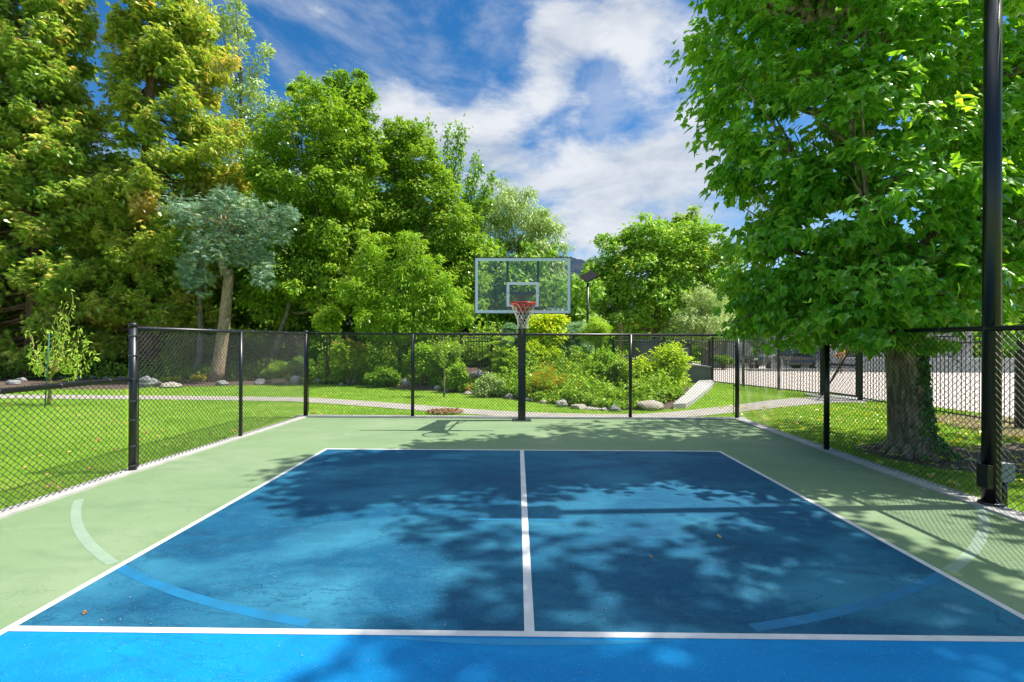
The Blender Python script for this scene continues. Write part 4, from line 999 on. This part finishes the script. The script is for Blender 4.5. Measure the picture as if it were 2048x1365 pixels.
# low leafy undergrowth over the whole bed
def under(n_, x0, x1, y0, y1, hmax, m, nm, dy=.45, hmin=.15):
    P = np.stack([rng.uniform(x0, x1, n_), rng.uniform(y0, y1, n_), np.zeros(n_)], 1)
    hh = .5+.5*np.sin(P[:, 0]*2.1+np.sin(P[:, 1]*1.7)*2)*np.sin(P[:, 1]*1.3+P[:, 0]*.8)
    P[:, 2] = .03+rng.random(n_)*hmax*(.25+hh)+np.where((P[:, 1] > 15) & (P[:, 1] < 22), np.maximum(0, 1.08*np.exp(-((P[:, 0]+1.5)/2.6)**2-((P[:, 1]-18.3)/2.0)**2)-.2), 0)
    inner = [(x+.0, y+dy) for x, y in edge[:-1]]+[gr(1350, 803)[:2], gr(1380, 780)[:2], (6.2, 18.2), (7.4, 70), (-90, 70)]
    rt_ = P[:, 0]/P[:, 1]; P = P[pip(P, inner) & (hh > hmin) & ~((rt_ > -.122) & (rt_ < -.052) & (P[:, 1] < 17.6) & (P[:, 2] > .45))]
    k = len(P); scatter(nm, *SIMPLE, P, rng.normal(0, .7, (k, 3))+np.array([0, 0, .1]), np.array([0, -.3, 1])+rng.normal(0, .45, (k, 3)), rng.uniform(.07, .15, k), m)['kind'] = 'stuff'
under(70000, -7.5, 7.0, 12.4, 22, .75, Lf['light'], 'undergrowth')
under(90000, -8, 2.5, 15.6, 24, 1.3, Lf['mid'], 'thicket')
under(110000, -9, 4.6, 11.8, 20, .30, Lf['mid'], 'low_ground_cover', .12, -1)
under(30000, -30, -5.5, 19.5, 25, .8, Lf['dark'], 'shaded_undergrowth')

# tall wild stems standing out of the bed
Ps, As, Ns = [], [], []; b = MB()
for i in range(230):
    x = rng.uniform(-6.5, 5.2); y = rng.uniform(13.2, 19); q = np.array([[x, y, 0.0]])
    if not pip(q, [(ex, ey+.6) for ex, ey in edge[:-1]]+[(4.2, 14.6), (6, 18), (7, 40), (-30, 40)])[0] or (-.122 < x/y < -.052): continue
    h = rng.uniform(.5, 1.5); e = np.array([x+rng.normal(0, .16), y+rng.normal(0, .12), h]); p0_ = np.array([x, y, 0]); b.tube(curve_pts(p0_, e, (.04, 0, 0), 5), np.linspace(.009, .004, 5), 4, False)
    t = rng.uniform(.25, 1.02, 34)[:, None]; a = rng.random(34)*6.28
    Ps.append(p0_+(e-p0_)*t+np.stack([np.cos(a)*.03, np.sin(a)*.03, 0*a], 1)); As.append(np.stack([np.cos(a), np.sin(a), .7+0*a], 1)); Ns.append(np.stack([-np.cos(a)*.5, -np.sin(a)*.5, 1+0*a], 1))
P = np.concatenate(Ps); scatter('wild_stems', *NARROW, P, np.concatenate(As), np.concatenate(Ns), rng.uniform(.10, .20, len(P)), Lf['light'])['kind'] = 'stuff'
b.build('wild_stalks', B_twig)['kind'] = 'stuff'

# fern-like young tree (long arching pinnate fronds)
def frond(P, A, N_, st, d, ln_, wdt):
    t = np.linspace(.05, 1, 26)
    for s in (-1, 1):
        side = np.cross(d, (0, 0, 1.0)); side /= np.linalg.norm(side)
        for q in t:
            p = st+d*ln_*q+np.array([0, 0, .35*ln_*q-.62*ln_*q*q])
            P.append(p); A.append(side*s+d*.45+np.array([0, 0, -.15])); N_.append((0, 0, 1))
Y = 15.8; rt = empty('sumac_sapling', at(1000, 790, Y)[:2]+(0,), 'fern-like young tree with long arching fronds left of the hoop pole', 'tree')
b = MB(); b0 = np.array(at(1000, 790, Y)); b0[2] = 0; b1 = np.array(at(1004, 655, Y)); b.tube([b0, b1], [.03, .015], 8)
P, A, N_ = [], [], []
for i in range(30):
    h = rng.uniform(.25, 1.0); st = b0+(b1-b0)*h; q = i*2.4; d = np.array([math.cos(q), math.sin(q), .25+.6*(h > .9)])
    ln_ = rng.uniform(.45, .85)*(1.15-.45*h); frond(P, A, N_, st, d/np.linalg.norm(d), ln_, .1)
    e = [st+d/np.linalg.norm(d)*ln_*k+np.array([0, 0, .35*ln_*k-.62*ln_*k*k]) for k in np.linspace(0, 1, 6)]; b.tube(e, np.linspace(.008, .003, 6), 4, False)
P = np.array(P); scatter('crown', *NARROW, P, np.array(A), np.array(N_)+rng.normal(0, .2, P.shape), rng.uniform(.10, .17, len(P)), Lf['light'], rt); b.build('trunk', B_twig, rt, True)

# young staked tree behind the fence
p = gr(888, 795); rt = empty('young_tree', p, 'thin sparse young tree with a green tie, behind the fence left of the hoop', 'tree')
b = MB(); tp = np.array(at(886, 668, p[1])); b.tube(curve_pts(p, tp, (.03, 0, 0), 7), np.linspace(.022, .008, 7), 7); Ps = []
for i in range(14):
    st = np.array(p)+(tp-np.array(p))*rng.uniform(.45, .95); e = st+np.array([rng.normal(0, .3), rng.normal(0, .25), rng.uniform(.15, .5)]); b.tube([st, e], [.007, .003], 4); Ps += [st+(e-st)*q+rng.normal(0, .05, 3) for q in rng.uniform(.3, 1, 22)]
b.build('trunk', B_spruce, rt, True); P = np.array(Ps); scatter('crown', *SIMPLE, P, rng.normal(0, .6, P.shape), rng.normal(0, .4, P.shape)+np.array([0, 0, 1]), .09, Lf['light'], rt)
b = MB(); b.tube([(p[0]-.03, p[1]-.02, .06), (p[0]+.05, p[1]-.02, .12), (p[0]+.01, p[1]-.02, .17)], .018, 6); b.build('tie', M_green_stake, rt)

# corkscrew sapling on the left lawn with its green stake
p = np.array(gr(97, 811)); rt = empty('corkscrew_sapling', tuple(p), 'curly-branched yellow-green willow sapling on the left lawn beyond the low fence', 'tree')
b = MB(); fk = np.array(at(100, 762, p[1])); b.tube(curve_pts(p, fk, (.02, 0, 0), 6), np.linspace(.045, .03, 6), 8)
Ps = []
for (px, py) in ((60, 660), (78, 690), (130, 600), (145, 585), (135, 640), (108, 650), (160, 655), (180, 668), (190, 700), (165, 712), (118, 620), (60, 700), (90, 655), (150, 690)):
    e = np.array(at(px, py, p[1]+rng.uniform(-.5, .5))); st = fk+(np.array([0, 0, 1])*rng.uniform(-.1, .35)); n_ = 16
    pts = curve_pts(st, e, ((px-100)*.002, 0, -.15), n_); tq = np.linspace(0, 1, n_)
    pts[:, 0] += .045*np.sin(tq*22+px)*tq**.4; pts[:, 2] += .03*np.cos(tq*19+py)*tq**.4; b.tube(pts, np.linspace(.018, .004, n_), 5, False)
    t = rng.uniform(.25, 1, 42); Ps.append(np.stack([np.interp(t, tq, pts[:, k]) for k in range(3)], 1)+rng.normal(0, .05, (42, 3)))
P = np.concatenate(Ps); scatter('crown', *NARROW, P, rng.normal(0, .4, P.shape)+np.array([0, 0, -.7]), rng.normal(0, .5, P.shape)+np.array([0, -1, .3]), rng.uniform(.09, .16, len(P)), Lf['willow'], rt)
b.build('trunk', B_yellow, rt, True)
q = gr(90, 815); prop(empty('garden_stake', q, 'thin green stake beside the curly sapling on the left lawn', 'stake'))
b = MB(); b.tube([(q[0], q[1], 0), (q[0]+.10, q[1], 1.85)], .014, 8); so = b.build('stake', M_green_stake, bpy.data.objects['garden_stake'], True)

# ------------------------------------------------------------------ boulders
def boulder(label, px, py, w, h, m, Y=None, lift=0):
    g = gr(px, py) if Y is None else (at(px, py, Y)[0], Y, 0)
    s = g[1]/F; W_, Hh = w*s/2, h*s
    bm = bmesh.new(); bmesh.ops.create_icosphere(bm, subdivisions=3, radius=1)
    ph = rng.uniform(0, 9, 6); pl = norm(rng.normal(size=(9, 3))); dd = rng.uniform(.62, .92, 9)
    for v in bm.verts:
        c = np.array(v.co)
        for k in range(9):
            t = c @ pl[k]
            if t > dd[k]: c = c-pl[k]*(t-dd[k])*.85
        c *= 1+.05*math.sin(c[0]*7+ph[0])*math.sin(c[1]*6+ph[1])+.03*math.sin(c[2]*13+ph[2])
        z = c[2]*Hh*.72+Hh*.35
        v.co = (c[0]*W_, c[1]*W_*.75, z)
    me = bpy.data.meshes.new('boulder'); bm.to_mesh(me); bm.free(); me.materials.append(m)
    o = link('boulder', me); o.location = (g[0], g[1]+W_*.5, lift)
    prop(o, label, 'boulder', 'boulders along the planting bed'); return o
BL = [('rounded grey boulder under the thick cedar trunk, seen through the side fence', 290, 776, 46, 22, M_rock_g),
 ('long flat cream rock right of the rounded grey boulder', 335, 777, 46, 11, M_rock), ('small grey rock at the foot of the bare spruce trunk', 440, 772, 26, 10, M_rock_g),
 ('small half hidden grey rock behind the side fence, left of the tan brown boulder', 518, 770, 24, 11, M_rock_g),
 ('tan brown boulder behind the side fence between two grey rocks', 556, 771, 40, 14, M_rock_b), ('pointed pale rock just left of the back corner post', 588, 770, 24, 17, M_rock_w),
 ('dark grey rock just right of the back corner post', 634, 769, 26, 11, M_rock_g), ('low brown rock between the dark grey rock and the tan knob rock', 661, 768, 24, 8, M_rock_b),
 ('round tan knob rock behind the back fence', 680, 768, 14, 14, M_rock_b), ('tiny white rock lying in front of the tan knob rock', 682, 772, 10, 6, M_rock_w),
 ('cream rock right of the tan knob rock', 701, 770, 24, 13, M_rock), ('small grey rock at the edge of the dark green mound', 722, 769, 16, 10, M_rock_g),
 ('large white boulder left of the second back fence post', 812, 775, 26, 18, M_rock_w), ('low cream rock right of the second back fence post', 840, 778, 24, 6, M_rock),
 ('white rounded rock left of the young staked tree', 876, 782, 22, 11, M_rock_w), ('white rock just right of the young staked tree', 895, 785, 16, 9, M_rock_w),
 ('flat pale stone slab below the rusty ground cover', 941, 790, 36, 7, M_rock), ('small mottled grey rock left of the hoop pole', 1019, 799, 22, 11, M_rock_g),
 ('flat white rock right of the hoop pole', 1060, 803, 26, 8, M_rock_w), ('low cream rock below the goldenrod clump', 1088, 808, 18, 7, M_rock),
 ('pointed white rock right of the goldenrod clump', 1124, 815, 26, 15, M_rock_w), ('smooth pale mounded rock left of the fine yellowish grass', 1158, 819, 34, 10, M_rock),
 ('long flat pale stone slab in the bed edge', 1188, 821, 44, 5, M_rock_w), ('small bluish white rock beside the striped boulder', 1208, 823, 14, 7, M_rock_w),
 ('striped dark grey boulder left of the third back fence post', 1230, 824, 28, 12, M_rock_g), ('large cream and orange boulder right of the third back fence post', 1301, 822, 60, 19, M_rock)]
for q in BL: boulder(*q)
boulder('white rock high in the rockery left of the fern-like tree', 925, 748, 20, 14, M_rock_w, 17)
boulder('big flat grey boulder in the middle of the rockery', 957, 762, 40, 18, M_rock_g, 16.2, .35)
boulder('pinkish blocky boulder in the rockery under the fern-like tree', 990, 766, 30, 20, M_rock_b, 15.9, .22)
boulder('long stacked stone at the foot of the iron fence panel', 958, 745, 50, 12, M_rock_b, 17.8, .55)
boulder('small white stone above the pale sage-like shrub', 1012, 752, 14, 8, M_rock_w, 15.6, .5)
boulder('grey stone low under the cedars at the far left', 20, 770, 26, 10, M_rock_g); boulder('flat grey stone beside the far left cedar trunk', 38, 764, 22, 8, M_rock_g)
DIM = ('small dim rock nearest the far left cedar on the mulch edge', 'second small dim rock right of the far left cedar trunk', 'middle one of five small dim rocks on the left mulch edge',
       'fourth small dim rock from the far left cedar, near the tall post', 'small dim rock on the mulch edge just left of the tall fence post')
for i, px in enumerate((120, 150, 178, 210, 238)):
    boulder(DIM[i], px, 758+(i % 2)*2, 20+3*(i % 3), 6, M_rock_g)
# rocky mound the rockery stones sit on
n_ = 30; v = []; f = []
for i in range(n_):
    for j in range(n_):
        x = 15.0*(i/(n_-1))-5.5-5; y = 15.0+7*(j/(n_-1)); zz_ = 1.0*math.exp(-((x+1.5)/2.6)**2-((y-18.3)/2.0)**2); zz_ = zz_*1.08+.04*math.sin(x*5)*math.cos(y*4)*min(1, zz_*3)-.20; v.append((x, y, zz_))
for i in range(n_-1):
    for j in range(n_-1): f.append((i*n_+j, (i+1)*n_+j, (i+1)*n_+j+1, i*n_+j+1))
b = MB(); b.add(v, f); b.build('rockery_mound', M_bark_bed, smooth=True)['kind'] = 'structure'
shrub('ground_cover', 'rusty orange ground cover spilling down between the rocks', 945, 775, 16, 10, 15.4, Lf['rusty'], 7, 200, .06, cat='ground cover')

# wood chips round the cut spot in the near grass
n_ = 900; c0 = gr(890, 827); q = rng.random(n_)*6.28; rr = np.sqrt(rng.random(n_))
P = np.stack([c0[0]+rr*np.cos(q)*.42, c0[1]+rr*np.sin(q)*.36, .045+.03*(1-rr)+rng.random(n_)*.02], 1)
scatter('wood_chips', *SIMPLE, P, rng.normal(0, 1, (n_, 3))*np.array([1, 1, .2]), np.array([0, 0, 1])+rng.normal(0, .5, (n_, 3)), rng.uniform(.03, .07, n_), M_chips)['kind'] = 'stuff'
# fallen leaves
n_ = 320; P = lawn_pts(n_); P[:, 2] = .05
scatter('leaf_litter', *MAPLE, P, rng.normal(0, 1, (len(P), 3))*np.array([1, 1, .15]), np.array([0, 0, 1])+rng.normal(0, .25, (len(P), 3)), rng.uniform(.05, .09, len(P)), Lf['rusty'])['kind'] = 'stuff'
n_ = 700; P = np.stack([rng.uniform(5.1, 9.6, n_), rng.uniform(5.5, 12.5, n_), np.full(n_, .045)], 1)  # yellow leaves strewn to stand in for sunlit patches of ground
scatter('sun_patch_litter', *MAPLE, P, rng.normal(0, 1, (len(P), 3))*np.array([1, 1, .15]), np.array([0, 0, 1])+rng.normal(0, .25, (len(P), 3)), rng.uniform(.06, .11, len(P)), Lf['gold'], None, rng.uniform(.75, 1, n_))['kind'] = 'stuff'
n_ = 420; P = np.stack([rng.uniform(-4.2, 4.4, n_), rng.uniform(1.6, 10, n_), np.full(n_, .0295)], 1)
scatter('court_debris', *SIMPLE, P, rng.normal(0, 1, (n_, 3))*np.array([1, 1, .03]), np.array([0, 0, 1])+rng.normal(0, .08, (n_, 3)), rng.uniform(.004, .013, n_), mat('debris', (.55, .50, .38), .8))['kind'] = 'stuff'
for lab, px, py, s_ in (('curled dry leaf on the blue court right of the centre line, under the lamp shadow', 1436, 1074, .045), ('tiny yellow leaf on the blue court right of the centre line', 1300, 1114, .028), ('small brown leaf at the front of the court left of the kitchen line', 165, 1226, .03), ('dark leaf scrap on the green margin near the right fence', 1675, 943, .03)):
    g = gr(px, py, .03)
    o = scatter('fallen_leaf', *MAPLE, np.array([g]), np.array([[.8, .4, .1]]), np.array([[.2, -.4, 1]]), s_, Lf['rusty']); prop(o, lab, 'leaf', 'fallen leaves on the court')

# ------------------------------------------------------------------ iron fences, wall, gate
def iron_fence(label, a, b_, zb0, zb1, h, n_post, pick=.105, rails=(.08, -.16, -.02), pr=.011):
    a = np.array(a, float); b_ = np.array(b_, float); ln_ = np.linalg.norm(b_-a); d = (b_-a)/ln_
    rt = empty('iron_fence', (a[0], a[1], zb0), label, 'fence', 'dark iron picket fences')
    m = MB(); npk = int(ln_/pick)
    for i in range(npk+1):
        p = a+d*(i+.5)*pick
        if (i+.5)*pick > ln_: break
        zb = zb0+(zb1-zb0)*(i*pick/ln_); m.tube([(p[0], p[1], zb+.02), (p[0], p[1], zb+h)], pr, 4)
    m.build('pickets', M_iron, rt)
    for r_ in rails:
        z_ = r_ if r_ > 0 else h+r_
        m = MB(); m.tube([(a[0], a[1], zb0+z_), (b_[0], b_[1], zb1+z_)], .018, 4); m.build('rail', M_iron, rt)
    for i in range(n_post):
        p = a+(b_-a)*i/max(1, n_post-1); zb = zb0+(zb1-zb0)*i/max(1, n_post-1); m = MB(); m.box((p[0]-.035, p[1]-.035, zb-.05), (p[0]+.035, p[1]+.035, zb+h+.03)); m.build('post', M_iron, rt)
    return rt
g0, g1, g2 = gr(1425, 767)[:2], gr(1643, 792)[:2], gr(1722, 802)[:2]
f0 = gr(1425, 767)[:2]
iron_fence('dark iron picket fence between the retaining wall and the gate', g0, g1, 0, 0, 1.86, 4)
iron_fence('dark iron picket fence running right from the gate behind the big tree', g2, (10.0, 9.6), 0, 0, 1.86, 3)
iron_fence('dark iron picket fence at the right edge behind the second tree', (10.02, 9.5), (10.4, 2.0), 0, 0, 1.86, 4)
# gate
rt = empty('garden_gate', (*g1, 0), 'dark iron gate with a diagonal brace and wire mesh infill', 'gate')
ga = np.array([g1[0]+.06, g1[1]]); gb = np.array([g2[0]-.06, g2[1]])
def bar(p, z, q, z2, r=.032, name='gate_frame', mat_=M_iron):
    m = MB(); m.tube([(p[0], p[1], z), (q[0], q[1], z2)], r, 4); return m.build(name, mat_, rt)
ga2, gb2 = ga+(gb-ga)*.06, ga+(gb-ga)*.94
bar(ga2, .10, ga2, 1.85, .04); bar(gb2, .10, gb2, 1.85, .04); bar(ga2, .12, gb2, .12); bar(ga2, 1.84, gb2, 1.84); bar(ga2, 1.02, gb2, 1.02)
bar(ga2, .18, gb2, 1.8, .034, 'diagonal_brace')
bar(ga, 0, ga, 1.95, .05, 'gate_post'); bar(gb, 0, gb, 1.95, .05, 'gate_post')
m = MB(); m.box((ga2[0]-.05, ga2[1]-.12, .92), (ga2[0]+.10, ga2[1]-.04, 1.16)); m.build('latch_box', M_iron, rt, False, .004)
m = MB(); dlt = (gb2-ga2)
for k in range(7):
    t0 = (k+.5)/7; 
chain('mesh_infill', tuple(ga2+dlt*.05), tuple(gb2-dlt*.05), 1.66, rt, z0=.14, pitch=.075, rad=.0035, spikes=False)
b = MB(); b.prism([(ga[0]-.6, ga[1]-.25), (gb[0]+.4, gb[1]-.5), (gb[0]+.7, gb[1]+.4), (ga[0]-.3, ga[1]+.6)], -.03, .03); b.build('gate_pad', M_conc)['kind'] = 'structure'

# retaining wall with its coping and low fence
wp0, wp1 = at(1240, 716, 20.5), (g0[0]-.02, g0[1]+.05)
rt = empty('retaining_wall', (wp0[0], wp0[1], 0), 'shaded grey concrete retaining wall below the low iron fence', 'wall')
zt0, zt1 = .98, .62
b = MB(); b.add([(wp0[0], wp0[1], -.05), (wp1[0], wp1[1], -.05), (wp1[0], wp1[1], zt1), (wp0[0], wp0[1], zt0), (wp0[0]+.1, wp0[1]+.3, -.05), (wp1[0]+.1, wp1[1]+.3, -.05), (wp1[0]+.1, wp1[1]+.3, zt1), (wp0[0]+.1, wp0[1]+.3, zt0)],
     [(0,1,2,3),(5,4,7,6),(3,2,6,7),(1,5,6,2),(0,3,7,4),(0,4,5,1)]); b.build('wall_body', M_wall, rt)
b = MB(); b.add([(wp0[0]-.03, wp0[1]-.04, zt0+.003), (wp1[0], wp1[1]-.04, zt1+.003), (wp1[0], wp1[1]-.04, zt1+.06), (wp0[0]-.03, wp0[1]-.04, zt0+.06), (wp0[0]+.1, wp0[1]+.34, zt0+.003), (wp1[0]+.1, wp1[1]+.34, zt1+.003), (wp1[0]+.1, wp1[1]+.34, zt1+.06), (wp0[0]+.1, wp0[1]+.34, zt0+.06)],
     [(0,1,2,3),(5,4,7,6),(3,2,6,7),(1,5,6,2),(0,3,7,4),(0,4,5,1)]); b.build('coping', M_conc, rt)
iron_fence('low dark iron fence standing on top of the retaining wall', (wp0[0]+.05, wp0[1]+.12), (wp1[0]-.03, wp1[1]+.12), zt0+.06, zt1+.06, 1.02, 3)
# pale concrete wing curb
wing = [gr(*p)[:2] for p in ((1346, 819), (1372, 818), (1388, 808), (1404, 795), (1415, 786), (1428, 772), (1424, 767), (1398, 768))]
b = MB(); b.prism(wing, -.05, .14); o = b.build('wing_kerb', M_curb, None, False, .01); prop(o, 'pale concrete wing kerb rising from the lawn to the retaining wall', 'kerb')
iron_fence('dark iron fence panel in the greenery left of the hoop pole', at(922, 700, 17.6)[:2], at(984, 700, 17.6)[:2], .72, .72, 1.12, 2)
iron_fence('short dark iron fence piece showing right of the grey-green spruce', at(1150, 700, 19.5)[:2], at(1178, 700, 19.5)[:2], .70, .70, 1.1, 2)
iron_fence('short dark iron fence piece left of the third back fence post', at(1226, 700, 19.8)[:2], at(1262, 700, 19.8)[:2], .85, .85, .9, 2)
# solar lamp
Y = 24.0; bx, _, _ = at(1175, 700, Y)
rt = empty('solar_lamp', (bx, Y, 0), 'black post with a tilted square solar lamp head right of the backboard', 'solar lamp')
zt = at(1175, 566, Y)[2]
b = MB(); b.tube([(bx, Y, 0), (bx, Y, zt)], .058, 12); b.build('post', M_black, rt, True)
ctr = Vector(at(1178, 553, Y)); s = .36
MM = Matrix.Translation(ctr) @ Matrix.Rotation(R(-20), 4, 'Y') @ Matrix.Rotation(R(38), 4, 'X') @ Matrix.Rotation(R(12), 4, 'Z')
b = MB(); b.box((-s, -s, -.03), (s, s, .03), MM); b.build('solar_panel', mat('panel_black', (.012, .012, .014), .75, spec=.2), rt)
b = MB(); b.box((-s*.55, -.2, -.12), (s*.25, s*.5, -.031), MM); b.build('lamp_housing', M_bracket, rt)
b = MB(); b.box((bx-.03, Y-.03, zt-.06), (bx+.28, Y+.03, zt-.02)); b.build('bracket_arm', M_steel, rt)
q = at(1240, 700, 19.0); o = MB(); o.box((q[0]-.055, 19-.055, 0), (q[0]+.055, 19+.055, at(1240, 646, 19)[2])); prop(o.build('timber_post', M_wood, None, False, .01), 'square brown timber post standing behind the bed shrubs', 'post')
# pale blocky utility cabinet behind the wall, slanted dark lid
q0, q1 = at(1282, 680, 24), at(1328, 680, 24)
rt = empty('shed', (q0[0], 24, 0), 'grey shed end with a pale top edge showing above the retaining wall', 'shed')
b = MB(); b.box((q0[0], 24, 0), (q1[0], 26, 1.72)); b.build('wall', M_wall, rt)
b = MB(); b.box((q0[0]-.05, 23.95, 1.723), (q1[0]+.05, 26.05, 1.80)); b.build('roof', M_conc, rt)
q0, q1 = at(1330, 685, 23), at(1384, 685, 23)
rt = empty('canopy', (q0[0], 23, 0), 'dark slanting canopy roof beside the shed', 'canopy')
b = MB(); b.add([(q0[0], 23, 1.55), (q1[0], 23, 1.72), (q1[0], 23, 1.82), (q0[0], 23, 1.60), (q0[0], 25, 1.55), (q1[0], 25, 1.72), (q1[0], 25, 1.82), (q0[0], 25, 1.60)], [(0,1,2,3),(5,4,7,6),(3,2,6,7),(1,5,6,2),(0,3,7,4),(0,4,5,1)]); b.build('roof', M_dark, rt)
for x in (q0[0]+.04, q1[0]-.04):
    b = MB(); b.box((x-.04, 23.05, 0), (x+.04, 23.13, 1.56)); b.build('post', M_dark, rt)
b = MB(); b.box((q0[0]+.1, 23.06, .2), (q1[0]-.1, 23.10, 1.45)); b.build('panel', M_wall, rt)

# pale wall, house, low wall beyond the driveway
rt = empty('garden_wall', (11, 31, 0), 'pale stucco garden wall beyond the driveway, left of the car', 'wall')
a_ = at(1405, 700, 31)[0]; c_ = at(1500, 700, 31)[0]
b = MB(); b.box((a_, 31, 0), (c_, 31.3, 1.75)); b.build('wall_body', M_stucco, rt)
b = MB(); b.box((a_-.05, 30.96, 1.753), (c_+.05, 31.34, 1.83)); b.build('coping', M_conc, rt)
p_ = at(1463, 700, 30.5)[0]; b = MB(); b.box((p_-.3, 30.5, 0), (p_+.3, 30.99, 1.95)); b.build('pillar', M_stucco, rt)
rt = empty('house', (22, 30, 0), 'pale stucco house with a dark window and tiled roof beyond the gate', 'house')
a_ = at(1655, 700, 30)[0]; c_ = at(1722, 700, 30)[0]
b = MB(); b.box((a_, 30, 0), (a_+9, 37, 3.1)); b.build('wall', M_stucco, rt)
b = MB(); b.add([(a_-.5, 29.5, 3.103), (a_+9.5, 29.5, 3.103), (a_+9.5, 37.5, 3.103), (a_-.5, 37.5, 3.103), (a_+2, 33.5, 5), (a_+7, 33.5, 5)], [(0,1,2,3),(0,4,5,1),(1,5,2),(2,5,4,3),(3,4,0)]); b.build('roof', mat('roof_tile', (.22, .20, .19), .8, c2=(.32, .29, .27), scale=9, stretch=(1, 4, 1)), rt)
wx = at(1703, 700, 29.9)[0]
b = MB(); b.box((wx-.45, 29.94, .75), (wx+.45, 29.997, 1.55)); wo = b.build('window', M_dark, rt)
b = MB(); frame(b, wx-.5, .70, wx+.5, 1.60, .05, 29.90, 29.938); b.build('frame', M_white, wo)
o = MB(); a_ = at(1722, 700, 27)[0]; o.box((a_, 27, 0), (a_+18, 27.25, .82)); prop(o.build('low_wall', mat('wall_pale', (.46, .50, .47), .9, c2=(.54, .57, .54), scale=1.5), None, False, .02), 'long low pale grey wall beyond the driveway, right of the gate', 'wall')
o = MB(); a_ = at(1500, 700, 27.4)[0]; o.box((a_, 27.4, 0), (at(1722, 700, 27.4)[0]-.02, 27.6, .16)); prop(o.build('drive_kerb', M_conc, None, False, .01), 'low grey kerb across the far side of the driveway in front of the dark car', 'kerb')
# dark car
def car(label, x, y, ln_, rotz):
    rt = empty('parked_car', (x, y, 0), label, 'car', None)
    M_ = Matrix.Translation((x, y, 0)) @ Matrix.Rotation(rotz, 4, 'Z')
    prof = [(-2.3, .35), (-2.32, .62), (-2.2, .80), (-1.3, .95), (-.75, 1.36), (.1, 1.47), (1.1, 1.42), (1.75, 1.05), (2.2, 1.0), (2.32, .7), (2.3, .35)]
    def loft(prof, w0, w1, zk):
        v = []; n = len(prof)
        for s in (-1, 1):
            for (px, pz) in prof: v.append(M_ @ Vector((px, s*(w0 if pz < zk else w1), pz)))
        f = [tuple(range(n)), tuple(range(2*n-1, n-1, -1))]+[(i, n+i, n+(i+1) % n, (i+1) % n) for i in range(n)]
        return [tuple(q) for q in v], f
    b = MB(); b.add(*loft(prof, .92, .70, 1.0)); bo = b.build('body', M_car, rt, False, .05)
    for s in (-1, 1):
        b = MB(); pts = [(-1.12, .98), (-.68, 1.30), (.08, 1.40), (1.02, 1.36), (1.50, 1.03)]
        v = [tuple(M_ @ Vector((px, s*(.935-(pz-.98)*.50), pz))) for px, pz in pts]; b.add(v, [tuple(range(5))]); b.build('window', M_glassd, rt)
        for wx_ in (-1.45, 1.40):
            b = MB(); b.tube([tuple(M_ @ Vector((wx_, s*.70, .33))), tuple(M_ @ Vector((wx_, s*.95, .33)))], .33, 24); w = b.build('wheel', M_tyre, rt, True)
            b = MB(); b.tube([tuple(M_ @ Vector((wx_, s*.945, .33))), tuple(M_ @ Vector((wx_, s*.962, .33)))], .20, 16); b.build('rim', M_steel, w)
        b = MB(); b.box((-2.345, s*.62-.15, .62), (-2.27, s*.62+.15, .74), M_); b.build('headlight', M_white, rt)
    return rt
car('dark car parked side-on beyond the iron fence, half hidden by hanging leaves', at(1575, 700, 28.6)[0], 28.9, 4.6, R(8))
